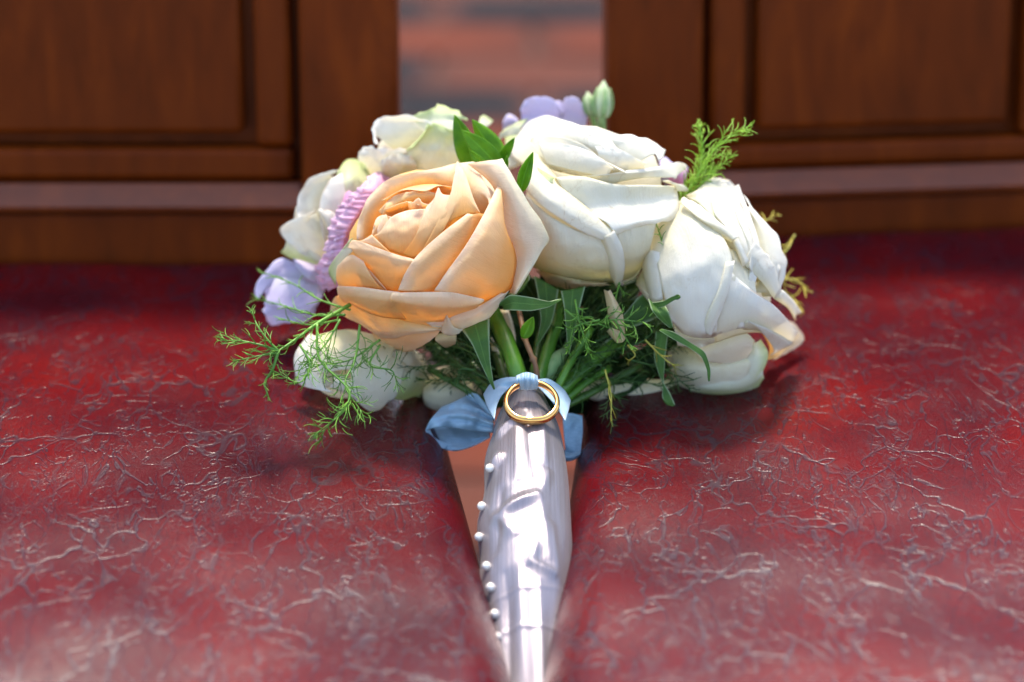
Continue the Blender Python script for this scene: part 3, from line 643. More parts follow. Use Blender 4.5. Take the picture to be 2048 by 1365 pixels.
# ---- white rose at the top left
B = Bulk(*Z7(780, 560), 560 / 4.267, 360 / 4.267, .975, .015)
rose = core(Z7, 800, 600, 380, 260, B, M_WHITEI, 'white rose at the top left with drying green tinged petals', .4)
def pt(rows, mat=M_WHITE, **k): return patch(Z7, B, rows, mat, parent=rose, **k)
pt([(-6, [(760, 500), (900, 480), (1150, 480)]), (-5, [(740, 380), (900, 340), (1080, 340)]), (-1, [(690, 310), (860, 250), (930, 212), (1060, 258), (1178, 345)])], M_GREENW, edge=7)
pt([(-6, [(560, 600), (720, 560), (900, 480)]), (-3, [(450, 520), (600, 450), (800, 430)]), (-1, [(380, 470), (500, 370), (720, 350)]), (4, [(420, 552), (352, 440), (400, 340), (520, 303), (730, 312), (870, 372)])], edge=8)
pt([(-2, [(480, 760), (760, 780), (1180, 760)]), (1, [(560, 660), (800, 600), (1160, 620)]), (1, [(620, 620), (820, 500), (1130, 520)]), (5, [(700, 580), (825, 430), (850, 372), (960, 392), (1110, 450)])], M_GREENW, edge=8, wob=1.2)
pt([(-4, [(360, 840), (500, 860), (640, 800)]), (-1, [(300, 720), (440, 700), (640, 700)]), (3, [(240, 690), (282, 585), (430, 578), (660, 598)])], edge=8, wob=1.4)
pt([(0, [(470, 850), (600, 840), (760, 820)]), (4, [(430, 740), (540, 720), (740, 730)]), (2, [(440, 680), (540, 640), (700, 650)])], M_CREAM, wob=1.6)
pt([(-3, [(1270, 420), (1310, 420), (1340, 400)]), (0, [(1272, 360), (1320, 360), (1362, 388)]), (-2, [(1285, 315), (1320, 305), (1392, 352)])], M_GREENW, nu=10, nv=8, wob=1.5)

# ---- white rose low at the left
B = Bulk(*Z4(650, 980), 300 / 2.353, 220 / 2.353, .952, .02)
rose = core(Z4, 640, 970, 230, 150, B, M_WHITEI, 'white rose at the lower left half hidden behind fennel fronds', .4)
def pm(rows, mat=M_WHITE, **k): return patch(Z4, B, rows, mat, parent=rose, **k)
pm([(-4, [(560, 820), (560, 940), (620, 1060)]), (0, [(470, 830), (450, 940), (520, 1070)]), (3, [(450, 810), (378, 910), (376, 1000), (400, 1060), (560, 1098)])])
pm([(-2, [(460, 830), (640, 800), (860, 860)]), (3, [(500, 900), (640, 900), (820, 950)]), (2, [(480, 1010), (640, 990), (800, 1050)])], M_CREAM)
pm([(-1, [(640, 900), (780, 900), (900, 960)]), (3, [(640, 1000), (760, 1000), (880, 1040)]), (3, [(640, 1080), (700, 1120), (850, 1120)]), (4, [(630, 1100), (700, 1165), (760, 1188), (820, 1130)])])
pm([(-5, [(800, 900), (900, 880), (980, 920)]), (0, [(820, 1020), (900, 1020), (1010, 1010)]), (-3, [(800, 1120), (900, 1130), (1000, 1110)])], M_GREENW)
pm([(0, [(560, 1000), (640, 1030), (720, 1110)]), (5, [(560, 1040), (630, 1060), (690, 1130)]), (2, [(540, 1070), (620, 1100), (665, 1128)])], nu=12, nv=8)

# ---- pale blooms low at the back
B = Bulk(*Z0(905, 775), 70, 60, .965, .012)
rose = core(Z0, 900, 775, 58, 42, B, M_CREAM, 'pale bloom low at the back behind the blue bow', .4)
patch(Z0, B, [(-2, [(850, 760), (900, 750), (960, 760)]), (3, [(845, 790), (900, 785), (965, 790)]), (1, [(850, 812), (905, 835), (965, 812)])], M_CREAM, parent=rose)
B = Bulk(*Z0(1250, 760), 110, 50, .968, .012)
rose = core(Z0, 1250, 775, 80, 20, B, M_CREAM, 'pale cream bloom low at the back right of the handle', .4)
patch(Z0, B, [(-2, [(1150, 765), (1250, 760), (1350, 760)]), (0, [(1150, 780), (1250, 780), (1350, 778)]), (1, [(1160, 795), (1250, 806), (1345, 792)])], M_CREAM, parent=rose, edge=5)

# ---- lavender flowers
B = Bulk(*Z4(370, 620), 210 / 2.353, 190 / 2.353, .982, .014)
lis = core(Z4, 370, 620, 130, 110, B, M_LAV, 'lavender lisianthus at the far left under the white rose', .4, 'lisianthus')
def pv(rows, mat=M_LAV, **k): return patch(Z4, B, rows, mat, parent=lis, **k)
pv([(-4, [(480, 560), (400, 560), (330, 600)]), (-2, [(460, 500), (330, 510), (250, 600)]), (2, [(500, 490), (360, 478), (310, 462), (250, 510), (188, 605), (200, 665)])], edge=4)
pv([(-2, [(520, 600), (400, 560), (280, 560)]), (2, [(500, 660), (380, 660), (250, 640)]), (5, [(440, 720), (340, 700), (230, 680)])])
pv([(-3, [(480, 640), (380, 640), (240, 640)]), (-1, [(470, 720), (340, 720), (235, 690)]), (2, [(430, 770), (340, 765), (265, 778), (222, 712)])], edge=4)
pv([(1, [(520, 560), (440, 560), (380, 500)]), (4, [(520, 510), (450, 520), (370, 470)]), (1, [(510, 478), (440, 470), (360, 440)])])
B = Bulk(*Z2(440, 340), 330 / 2.967, 260 / 2.967, 1.0, .009)
lis = core(Z2, 450, 330, 120, 60, B, M_LAV, 'lavender lisianthus at the top behind the centre white rose', .4, 'lisianthus')
def pv2(rows, mat=M_LAV, **k): return patch(Z2, B, rows, mat, parent=lis, **k)
pv2([(-1, [(250, 380), (400, 380), (500, 380)]), (-2, [(245, 270), (370, 260), (495, 290)]), (3, [(240, 240), (275, 175), (350, 160), (430, 172), (498, 250)])], edge=3)
pv2([(-2, [(470, 380), (560, 380), (620, 380)]), (-1, [(470, 260), (560, 250), (635, 290)]), (4, [(474, 210), (515, 168), (575, 168), (615, 205), (645, 270)])], edge=3)
pv2([(-4, [(440, 300), (480, 260), (520, 240)]), (-3, [(440, 200), (460, 182), (485, 190)])], nu=8, nv=6)
pv2([(-2, [(140, 380), (190, 380), (240, 360)]), (1, [(135, 320), (180, 300), (225, 310)]), (-1, [(140, 300), (165, 265), (200, 272), (228, 300)])], nu=10, nv=8)
B = Bulk(*Z2(1150, 620), 110 / 2.967, 90 / 2.967, .985, .010)
car = core(Z2, 1150, 625, 60, 45, B, M_PINK, 'small pale pink bloom peeping out right of the centre white rose', .4, 'carnation')
patch(Z2, B, [(-2, [(1080, 660), (1140, 690), (1210, 680)]), (2, [(1070, 590), (1140, 600), (1220, 620)]), (0, [(1065, 540), (1100, 520), (1150, 560), (1235, 580)])], M_LAV, parent=car, wob=2)
patch(Z2, B, [(0, [(1120, 690), (1160, 700), (1210, 680)]), (4, [(1120, 630), (1170, 630), (1225, 640)]), (2, [(1110, 590), (1160, 575), (1232, 590)])], M_PINK, parent=car, wob=2)

# ---- pink carnation: a fan of ruffled petals
B = Bulk(*Z4(640, 330), 190 / 2.353, 300 / 2.353, .958, .014)
car = core(Z4, 640, 320, 60, 170, B, M_PINK, 'pink ruffled carnation squeezed between the peach rose and the left white rose', .4, 'carnation')
spine = [(760, 110), (700, 170), (650, 230), (600, 300), (570, 370), (560, 440), (545, 520), (560, 590)]
rimp = [(740, 70), (640, 165), (590, 215), (550, 290), (535, 370), (520, 440), (478, 510), (500, 600)]
for L in range(2):
    for k in range(7):
        a0, a1 = rimp[k], rimp[k + 1]; s0, s1 = spine[k], spine[k + 1]
        off = L * 28
        ext = 12
        dx, dy = (a1[0] - a0[0]), (a1[1] - a0[1]); ln = math.hypot(dx, dy); ex, ey = dx / ln * ext, dy / ln * ext
        pc = lambda t, o_: ((a0[0] - ex) * (1 - t) + (a1[0] + ex) * t + o_, (a0[1] - ey) * (1 - t) + (a1[1] + ey) * t + 8 * math.sin(3.1 * t))
        patch(Z4, B, [(-3 + L * 2, [(s0[0] + 60, s0[1] + 10), ((s0[0] + s1[0]) / 2 + 62, (s0[1] + s1[1]) / 2), (s1[0] + 60, s1[1])]),
                      (2 + L * 2.5, [(s0[0] + 10 + off, s0[1]), ((s0[0] + s1[0]) / 2 + 8 + off, (s0[1] + s1[1]) / 2), (s1[0] + 10 + off, s1[1])]),
                      (1 + L * 2.5, [pc(t, off - 6 * math.sin(math.pi * t)) for t in (0, .33, .66, 1)])],
              M_PINK, parent=car, nu=36, nv=10, thick=.0003, wob=1, ruf=(.7, 11 + 8 * rnd.random(), 1.2), edge=9)
patch(Z4, B, [(-2, [(740, 180), (780, 150), (830, 110)]), (1, [(725, 130), (770, 105), (840, 100)]), (-1, [(718, 110), (740, 68), (785, 58), (852, 88)])], M_PINK, parent=car, wob=1.5)

# ---- glossy leaves at the top
def leaf(Z, d, tip, base, wl, wr, mat=M_LEAF, dzt=0, dzb=0, fold=2, name='leaf', parent=None, n=14, curve=0, label=None, lw=1.0):
    """a pointed blade with a folded midrib; wl and wr are the half widths in zoom pixels"""
    (x0, y0), (x1, y1) = base, tip; L = math.hypot(x1 - x0, y1 - y0); tx, ty = (x1 - x0) / L, (y1 - y0) / L; nx, ny = -ty, tx
    G = []
    for i in range(n + 1):
        t = i / n; wd = math.sin(math.pi * min(1, t ** .8 * .93 + .07)) ** .85 if t < 1 else 0; row = []
        c = curve * math.sin(math.pi * t)
        for j in range(7):
            s = (j - 3) / 3; off = (wl if s < 0 else wr) * s * wd + c
            px, py = Z(x0 + tx * L * t + nx * off, y0 + ty * L * t + ny * off)
            dz = dzb + (dzt - dzb) * t + fold * abs(s) * wd + .5 * noise.noise(Vector((px * .05, py * .05, 2)))
            row.append(P(px, py, d - dz / 1000))
        G.append(row)
    m = MB(); m.grid(G); return m.build(name, mat, parent or bouquet, solid=.0004, label=label)
leaf(Z7, .945, (1062, 298), (1240, 780), 120, 70, dzt=4, fold=1.5, curve=20)
leaf(Z7, .942, (1213, 338), (1470, 740), 80, 110, dzt=3, fold=-1.5)
leaf(Z7, .935, (1122, 428), (1460, 760), 95, 85, dzt=3, fold=1.5, curve=8)
leaf(Z7, .932, (1190, 600), (1330, 780), 35, 45, dzt=2, fold=1)
leaf(Z7, .938, (1575, 494), (1440, 730), 48, 40, dzt=5, fold=2)
leaf(Z7, .920, (1733, 618), (1625, 960), 52, 58, dzt=4, fold=2.5, curve=-12)
leaf(Z7, .932, (1510, 640), (1505, 760), 14, 14, dzt=2, fold=1)
# ---- buds
def bud(Z, tip, base, wmax, d, mat, stemto=None, sw=12, label=None, lobes=5):
    (x1, y1), (x0, y0) = tip, base; m = MB(); G = []
    a = P(*Z(x0, y0), d); c = P(*Z(x1, y1), d); ax = (c - a); r0 = (P(*Z(x0 + wmax, y0), d) - a).length
    e1 = ax.cross(FWD).normalized(); e2 = ax.cross(e1).normalized()
    for i in range(19):
        t = i / 18; rr = r0 * (math.sin(math.pi * min(1, t * .86 + .14) ** .9) ** .75 if t < 1 else .02)
        if t > .7: rr = min(rr, r0 * (1.02 - t) * 2.4)
        G.append([a + ax * t + (e1 * math.cos(q) + e2 * math.sin(q)) * rr * (1 + .09 * math.cos(lobes * q + 2 * t)) for q in [2 * math.pi * k / 30 for k in range(30)]])
    m.grid(G, True); o = m.build('bud', mat, bouquet, label=label)
    for k in range(5):            # narrow calyx blades hugging the bud
        q = 2 * math.pi * k / 5 + .5; G2 = []
        for i in range(9):
            t = i / 8 * .8; rr = r0 * (math.sin(math.pi * min(1, t * .86 + .14) ** .9) ** .75) * (1.12 + .12 * t)
            wdt = .28 * (1 - (i / 8) ** 1.5) + .02
            G2.append([a + ax * t + (e1 * math.cos(q + s) + e2 * math.sin(q + s)) * rr for s in (-wdt, 0, wdt)])
        m2 = MB(); m2.grid(G2); m2.build('sepal', M_BUD, o, solid=.0004)
    if stemto:
        m3 = MB(); pts = [P(*Z(x0 + (stemto[0] - x0) * t, y0 + (stemto[1] - y0) * t), d + .02 * t) for t in (-.06, .3, .6, 1)]
        m3.tube(pts, [(P(*Z(x0 + sw, y0), d) - a).length] * 4, 10); m3.build('stem', M_BUD, o)
bud(Z2, (735, 62), (722, 285), 56, .985, M_BUDP, (730, 480), 24, 'plump pale green bud standing up at the top')
bud(Z2, (636, 128), (665, 270), 40, .992, M_BUDP, (700, 420), 18, 'smaller green bud leaning left')

# ---- stems gathered into the handle
def path3(Z, pts):
    q = [(*Z(x, y), d) for x, y, d in pts]; n = 4 * (len(q) - 1)
    return [P(*cr(q, i / n)) for i in range(n + 1)]
def stem(Z, pts, r, mat=M_STEM, name='stem', knobs=(), label=None):
    pa = path3(Z, pts); n = len(pa); m = MB()
    rad = [r * (1 + .06 * math.sin(i * 1.7 + pts[0][0])) for i in range(n)]
    if isinstance(r, (int, float)):
        for k in knobs: rad[min(n - 1, int(k * n))] *= 1.45
    m.tube(pa, rad, 12); return m.build(name, mat, bouquet, label=label)
px_m = 1 / 3.25 / FPX * .93
for pts, rp, mt, kn in (
    ([(430, 120, .945), (560, 330, .940), (640, 500, .931), (715, 720, .924), (740, 860, .925)], 56, M_STEM, ()),
    ([(980, 120, .955), (955, 330, .948), (900, 520, .940), (835, 730, .930), (800, 880, .93)], 42, M_STEM, ()),
    ([(1180, 380, .940), (1090, 520, .936), (1000, 680, .930), (920, 840, .928)], 26, M_STEM, (.3,)),
    ([(1440, 400, .955), (1300, 500, .948), (1130, 640, .940), (960, 800, .932)], 46, M_STEM, ()),
    ([(1290, 640, .95), (1160, 720, .943), (1000, 850, .936)], 28, M_STEM, ()),
    ([(1060, 420, .955), (980, 560, .95), (880, 720, .94)], 24, M_STEMD, ()),
    ([(600, 350, .958), (660, 520, .952), (740, 760, .94)], 30, M_STEMD, ()),
    ([(560, 540, .952), (600, 660, .945), (650, 800, .935)], 32, M_STEMD, ()),
    ([(160, 500, .96), (350, 640, .95), (560, 830, .938)], 28, M_STEMD, ()),
    ([(300, 470, .965), (430, 640, .955), (600, 840, .94)], 24, M_STEMD, ()),
    ([(120, 640, .952), (330, 760, .945), (560, 900, .938)], 22, M_STEMD, ()),
    ([(1500, 620, .955), (1250, 760, .948), (980, 900, .938)], 26, M_STEMD, ()),
    ([(860, 150, .962), (850, 400, .955), (800, 700, .94)], 30, M_STEMD, ())):
    stem(Z5, pts, rp * px_m, mt)
stem(Z5, [(700, 230, .935), (725, 340, .93), (745, 440, .925), (785, 545, .922), (815, 620, .92), (830, 720, .92)], 17 * px_m, M_TWIG, 'twig', (.42, .70), 'thin brown woody twig')
leaf(Z5, .922, (802, 306), (735, 445), 40, 42, M_LEAF, 2, 0, 1.5, label='tiny heart shaped leaf on the brown twig')
# pale green calyx of a lisianthus among the stems
m = MB(); pa = path3(Z5, [(1010, 520, .942), (950, 600, .938), (900, 690, .935), (880, 760, .935)])
m.tube(pa, [px_m * k for k in (18, 34, 46, 56, 60, 60, 58, 54, 48, 42, 36, 32, 30)][:len(pa)], 14); m.build('calyx', M_BUD, bouquet)
# ---- sepals hanging under the roses
FL = Flat(.925)
def sep(rows, d=.925, mat=M_SEPAL, **k): return patch(Z5, Flat(d), [(dz, [tuple(p) for p in r]) for dz, r in rows], mat, name='sepal', parent=bouquet, thick=.0005, **k)
# rows run along the blade; u crosses it
sep([(-2, [(338, 392), (420, 340), (516, 308)]), (2, [(400, 480), (455, 470), (516, 440)]), (1, [(455, 600), (490, 600), (522, 590)]), (3, [(498, 690), (520, 700), (538, 705)]), (1, [(550, 786), (551, 787), (552, 786)])], .920)
sep([(-1, [(560, 232), (600, 235), (610, 262)]), (3, [(650, 162), (670, 215), (660, 264)]), (2, [(800, 182), (800, 225), (790, 268)]), (5, [(900, 205), (905, 222), (905, 242)]), (2, [(984, 192), (985, 193), (984, 194)])], .915)
sep([(-2, [(980, 138), (1060, 125), (1140, 108)]), (1, [(1000, 240), (1050, 240), (1108, 230)]), (1, [(1012, 360), (1042, 370), (1076, 380)]), (3, [(1030, 548), (1031, 549), (1032, 548)])], .928)
sep([(-2, [(806, 40), (880, 80), (966, 130)]), (0, [(832, 180), (890, 200), (950, 230)]), (0, [(850, 330), (880, 345), (915, 360)]), (2, [(818, 498), (819, 499), (820, 498)])], .936)
sep([(-2, [(1560, 130), (1620, 200), (1660, 280)]), (1, [(1480, 180), (1520, 250), (1570, 330)]), (0, [(1400, 280), (1420, 310), (1450, 372)]), (0, [(1300, 370), (1301, 371), (1302, 370)])], .938)
sep([(0, [(1548, 190), (1590, 220), (1640, 200)]), (4, [(1570, 260), (1620, 280), (1680, 270)]), (3, [(1620, 320), (1660, 330), (1700, 330)]), (0, [(1690, 378), (1700, 380), (1708, 376)])], .918)
sep([(0, [(1560, 215), (1580, 235), (1590, 255)]), (4, [(1640, 205), (1650, 220), (1650, 240)]), (7, [(1700, 175), (1710, 188), (1715, 200)]), (8, [(1740, 160), (1758, 175), (1745, 190)])], .918)
sep([(0, [(1620, 395), (1630, 388), (1640, 385)]), (3, [(1700, 445), (1710, 425), (1715, 405)]), (4, [(1800, 500), (1810, 480), (1815, 468)]), (5, [(1890, 560), (1905, 550), (1915, 535)]), (4, [(1930, 650), (1940, 655), (1952, 640)]), (2, [(1942, 725), (1944, 725), (1946, 722)])], .912)
sep([(0, [(1600, 400), (1640, 400), (1680, 400)]), (2, [(1585, 560), (1620, 560), (1660, 560)]), (1, [(1625, 700), (1640, 700), (1650, 700)]), (3, [(1690, 800), (1660, 860), (1640, 830)]), (3, [(1720, 880), (1710, 885), (1700, 880)])], .935)
sep([(0, [(640, 160), (700, 60), (770, 20)]), (2, [(680, 165), (740, 120), (775, 60)]), (1, [(660, 175), (665, 178), (670, 175)])], .932)
# white scraps of petal and pale stalks under the centre rose
patch(Z5, Flat(.925), [(-1, [(1262, 130), (1280, 230), (1300, 330), (1380, 420)]), (3, [(1285, 140), (1320, 220), (1340, 330), (1370, 400)]), (0, [(1300, 130), (1350, 220), (1385, 300), (1400, 450)])], M_WITHER, parent=bouquet, wob=1.5, name='petal')
patch(Z5, Flat(.922), [(-1, [(1280, 400), (1330, 460), (1350, 478)]), (2, [(1300, 380), (1360, 420), (1385, 470)]), (0, [(1320, 380), (1380, 410), (1402, 445)])], M_WITHER, parent=bouquet, wob=1, name='petal', nu=10, nv=8)
patch(Z5, Flat(.950), [(-1, [(580, 260), (620, 400), (640, 560), (690, 700)]), (1, [(640, 260), (680, 400), (690, 560), (720, 700)])], M_CREAM, parent=bouquet, name='petal', nu=14, nv=8)
patch(Z5, Flat(.950), [(-1, [(518, 450), (540, 540), (600, 630)]), (1, [(530, 440), (580, 540), (630, 640)])], M_CREAM, parent=bouquet, name='petal', nu=10, nv=6)
# filler leaves behind the stems, with the shade there put into their dark green
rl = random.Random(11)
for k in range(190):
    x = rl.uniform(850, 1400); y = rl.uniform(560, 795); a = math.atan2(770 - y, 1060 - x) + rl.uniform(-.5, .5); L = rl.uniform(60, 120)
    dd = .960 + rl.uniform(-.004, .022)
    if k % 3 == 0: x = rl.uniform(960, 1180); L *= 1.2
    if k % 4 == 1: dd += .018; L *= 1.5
    leaf(Z0, dd, (x - math.cos(a) * L * .5, y - math.sin(a) * L * .5), (x + math.cos(a) * L * .5, y + math.sin(a) * L * .5), L * .17, L * .17, M_SHADELEAF, rl.uniform(-4, 6), 0, 2, n=8)

# ---- fennel
def frond(paths, mat, label, needle=60, every=16, r=.00021, spread=.9, seed=1, d0=.92, parent=None, droop=0, main_r=.00048, sub=True, name='fennel_frond'):
    """paths: photo-space polylines (x, y, d); fine side shoots grow along each"""
    q = random.Random(seed); m = MB()
    def thread(x, y, d, a, L, rr, n=6, curl=None):
        curl = q.uniform(-1.5, 1.5) if curl is None else curl
        pts = []; da = q.uniform(-.0022, .0022)
        for i in range(n + 1):
            pts.append(P(x, y, d)); x += math.cos(a) * L / n; y += math.sin(a) * L / n + droop; a += curl / n; d += da
        m.tube(pts, [rr * (1 - .55 * i / n) for i in range(n + 1)], 5)
        return pts
    for pi, (pth, nl, thick) in enumerate(paths):
        N = 10 * (len(pth) - 1); prev = None
        c = [cr([tuple(p) for p in pth], i / N) for i in range(N + 1)]
        m.tube([P(*p) for p in c], [main_r * thick * (1 - .6 * i / N) for i in range(N + 1)], 7)
        acc = 0; side = 1
        for i in range(1, N + 1):
            dx, dy = c[i][0] - c[i - 1][0], c[i][1] - c[i - 1][1]; acc += math.hypot(dx, dy)
            if acc < every and i < N: continue
            acc = 0; a = math.atan2(dy, dx); side = -side
            for k in range(1 if i < N else 3):
                aa = a + side * q.uniform(.25, spread) if i < N else a + q.uniform(-.5, .5)
                L = nl * q.uniform(.55, 1.15) * (1 - .35 * i / N)
                x, y, d = c[i]
                bx = thread(x, y, d + q.uniform(-.002, .002), aa, L, r * 1.15, 6)
                if sub:
                    cu = aa
                    for t in (.3, .5, .7):
                        if q.random() < .6:
                            X = x + math.cos(aa) * L * t; Y = y + math.sin(aa) * L * t
                            thread(X, Y, d, aa + q.choice((-1, 1)) * q.uniform(.2, .5), L * q.uniform(.4, .75), r, 6)
    o = m.build(name, mat, parent or bouquet, label=label); return o
frond([([(1350, 420, .95), (1385, 370, .948), (1415, 320, .946), (1440, 288, .944), (1478, 264, .942)], 56, 1.0), ([(1368, 400, .95), (1400, 340, .95), (1405, 290, .95), (1400, 262, .95)], 46, .8),
       ([(1375, 395, .949), (1420, 350, .949), (1452, 322, .949)], 36, .8)], M_FENB, 'bright green fennel sprig standing up at the right', every=5, spread=.5, seed=3, r=.00021, sub=True)
frond([([(700, 610, .925), (634, 648, .912), (590, 680, .905), (557, 702, .900)], 30, 1.7), ([(557, 702, .900), (545, 740, .899), (530, 765, .899), (536, 792, .899)], 22, 1.4),
       ([(557, 702, .900), (535, 680, .900), (515, 652, .902), (506, 630, .905)], 30, 1.1), ([(557, 702, .900), (520, 690, .900), (480, 682, .901), (455, 682, .903)], 44, 1.1),
       ([(560, 705, .900), (520, 712, .899), (480, 720, .898)], 40, 1.0), ([(600, 690, .903), (620, 730, .9), (600, 765, .9), (560, 750, .9)], 40, 1.0)],
      M_FEN, 'green fennel frond reaching out over the left seat', every=9, spread=.75, seed=5, r=.00021)
frond([([(634, 648, .91), (640, 720, .905), (700, 790, .90), (650, 860, .898)], 60, 1.2), ([(720, 650, .918), (710, 720, .912), (690, 770, .905), (720, 820, .90)], 60, 1.1),
       ([(760, 690, .92), (740, 730, .915), (780, 740, .91), (790, 752, .91)], 50, 1.0), ([(680, 640, .915), (650, 690, .91), (600, 740, .905)], 60, 1.0), ([(760, 680, .92), (700, 720, .915), (640, 730, .91)], 60, 1.0),
       ([(700, 780, .902), (690, 820, .9), (640, 862, .896)], 45, .9)],
      M_FEN, 'tangle of green fennel hanging in front of the lower left white rose', every=10, spread=1.2, seed=8, r=.00021)
frond([([(700, 620, .925), (640, 600, .935), (590, 570, .95), (535, 548, .96)], 40, 1.0), ([(690, 630, .92), (630, 630, .93), (560, 610, .95), (520, 600, .96)], 45, 1.0), ([(680, 640, .92), (620, 650, .93), (570, 640, .94)], 40, 1.0)],
      M_FEN, 'fennel wisps across the lavender flower', every=13, spread=.7, seed=12, sub=False)
frond([([(1330, 500, .925), (1320, 470, .93), (1310, 440, .935)], 22, 1.0)], M_FEN, 'short fennel wisp between the two white roses', every=8, seed=4, sub=False, spread=.6)
frond([([(1130, 620, .925), (1175, 650, .922), (1230, 640, .92), (1285, 645, .92)], 48, 1.0), ([(1150, 600, .925), (1160, 650, .92), (1175, 690, .92)], 40, 1.0), ([(1230, 640, .92), (1245, 665, .919), (1260, 690, .92)], 32, .9),
       ([(1240, 560, .935), (1230, 600, .93), (1215, 630, .925)], 34, .9), ([(1200, 640, .92), (1150, 655, .92), (1140, 690, .922)], 30, .9)],
      M_FEN, 'green fennel sprig under the centre white rose', every=11, spread=1.1, seed=21, r=.00027)
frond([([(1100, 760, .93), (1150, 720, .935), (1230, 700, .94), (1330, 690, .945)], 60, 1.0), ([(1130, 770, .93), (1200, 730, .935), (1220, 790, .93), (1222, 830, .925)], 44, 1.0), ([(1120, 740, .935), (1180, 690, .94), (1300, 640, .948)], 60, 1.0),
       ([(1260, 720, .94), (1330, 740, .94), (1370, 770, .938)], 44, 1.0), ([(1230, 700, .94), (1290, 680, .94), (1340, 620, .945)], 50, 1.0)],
      M_FENSHADE, 'fennel at the lower right, coloured dark for the shade', every=9, spread=1.2, seed=31)
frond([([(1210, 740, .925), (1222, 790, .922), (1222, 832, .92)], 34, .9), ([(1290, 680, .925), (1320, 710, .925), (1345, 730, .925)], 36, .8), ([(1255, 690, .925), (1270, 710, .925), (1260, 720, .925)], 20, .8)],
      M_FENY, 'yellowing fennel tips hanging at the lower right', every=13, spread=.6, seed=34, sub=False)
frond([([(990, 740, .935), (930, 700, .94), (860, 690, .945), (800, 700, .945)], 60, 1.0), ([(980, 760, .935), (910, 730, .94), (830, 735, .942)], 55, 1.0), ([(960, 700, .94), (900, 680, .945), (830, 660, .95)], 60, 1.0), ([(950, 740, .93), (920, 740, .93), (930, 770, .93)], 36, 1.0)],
      M_FENSHADE, 'fennel under the peach rose, coloured dark for the shade', every=9, spread=1.1, seed=41)
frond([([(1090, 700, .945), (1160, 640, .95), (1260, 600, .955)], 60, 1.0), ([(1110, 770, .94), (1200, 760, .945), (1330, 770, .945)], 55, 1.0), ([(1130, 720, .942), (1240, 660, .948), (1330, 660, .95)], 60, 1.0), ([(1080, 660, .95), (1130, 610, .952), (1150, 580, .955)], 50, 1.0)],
      M_FENSHADE, 'fennel behind the stems under the centre white rose, coloured dark for the shade', every=7, spread=1.2, seed=61, r=.00026)
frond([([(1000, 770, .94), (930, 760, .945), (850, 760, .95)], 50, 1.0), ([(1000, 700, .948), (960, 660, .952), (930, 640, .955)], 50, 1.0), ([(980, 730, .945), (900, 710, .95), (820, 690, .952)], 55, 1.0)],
      M_FENSHADE, 'fennel behind the stems under the peach rose, coloured dark for the shade', every=7, spread=1.2, seed=62, r=.00026)
frond([([(1590, 470, .985), (1560, 520, .985), (1570, 580, .982)], 45, 1.0), ([(1560, 560, .98), (1590, 560, .98), (1612, 578, .98)], 30, 1.0), ([(1520, 450, .985), (1535, 440, .985), (1550, 432, .985)], 24, 1.0), ([(1570, 590, .98), (1590, 600, .98), (1600, 615, .98)], 30, 1.0)],
      M_FENY, 'brownish fennel tuft behind the right white rose', every=8, spread=.9, seed=51, sub=False, r=.00032)

# ------------------------------------------------------------------ satin handle
A0 = Vector((.0056, -.020, .0130)); SL = R(19.5); AX = Vector((0, -math.cos(SL), -math.sin(SL)))
HN = Vector((0, -math.sin(SL), math.cos(SL)))      # handle's own up
def seg(u, v, a, b, w_):
    """0..1 closeness to a crease line a-b in (arc, length) space"""
    ax_, ay = a; bx, by = b; dx, dy = bx - ax_, by - ay; t = max(0, min(1, ((u - ax_) * dx + (v - ay) * dy) / (dx * dx + dy * dy)))
    d = math.hypot(u - ax_ - dx * t, v - ay - dy * t); return max(0, 1 - d / w_), t
def hpos(s, phi, off=0):
    # phi 0 = towards the camera side (up), + to the right
    r = cr([(.0060,), (.0128,), (.0150,), (.0160,), (.0163,), (.0160,), (.0153,), (.0147,), (.0140,), (.0134,), (.0130,)], max(0, min(1, s / .21)))[0]
    x = phi * r
    d = 0
    for (a, b, w_, h) in CREASES:
        k, t = seg(x, s, a, b, w_)
        if k > 0: d += 1.5 * h * k ** 1.35 * (math.sin(math.pi * min(1, t * .9 + .1)) ** .5)
    left = max(0, -math.sin(phi)) ** 3
    d += left * .0014 * math.exp(-((s - .07) / .045) ** 2)
    d += left * .0007 * math.cos((s - .036) / .0155 * math.pi * 2 * .5) * (1 if .02 < s < .13 else .3)
    d += .00035 * noise.noise(Vector((x * 130, s * 38, 1))) + .0003 * noise.noise(Vector((x * 60, s * 12, 5)))
    r += d + off
    return A0 + AX * s + (RT * math.sin(phi) + HN * math.cos(phi)) * r
CREASES = [((-.0115, .072), (.0045, .064), .0042, .0013), ((.0045, .064), (.0085, .050), .0035, .0007), ((-.0115, .072), (-.004, .084), .0040, .0010), ((.0045, .064), (.0075, .094), .004, .0008),
           ((-.012, .030), (-.004, .024), .004, .0011), ((-.004, .024), (-.003, .058), .0045, .0008), ((.001, .096), (.0105, .100), .0035, .0011), ((.001, .096), (.0035, .086), .003, .0008), ((.0105, .100), (.009, .075), .004, .0008),
           ((-.0145, .046), (-.010, .040), .004, .0012), ((-.010, .060), (-.0125, .090), .004, -.0008), ((-.003, .098), (-.001, .150), .003, .0006), ((.004, .104), (.005, .160), .0028, .0006),
           ((-.0005, .02), (.0025, .056), .0025, -.0006), ((.006, .02), (.0065, .048), .003, .0006), ((-.008, .100), (-.006, .150), .0035, -.0008), ((-.016, .110), (.016, .104), .0012, .0003), ((-.016, .125), (.016, .122), .0012, .0003)]
NS, NP = 260, 150; G = []
for i in range(NS + 1):
    s = .21 * i / NS
    G.append([hpos(s, 2 * math.pi * j / NP - math.pi) for j in range(NP)])
m = MB(); m.grid(G, True, [[(j / NP, i / NS) for j in range(NP)] for i in range(NS + 1)])
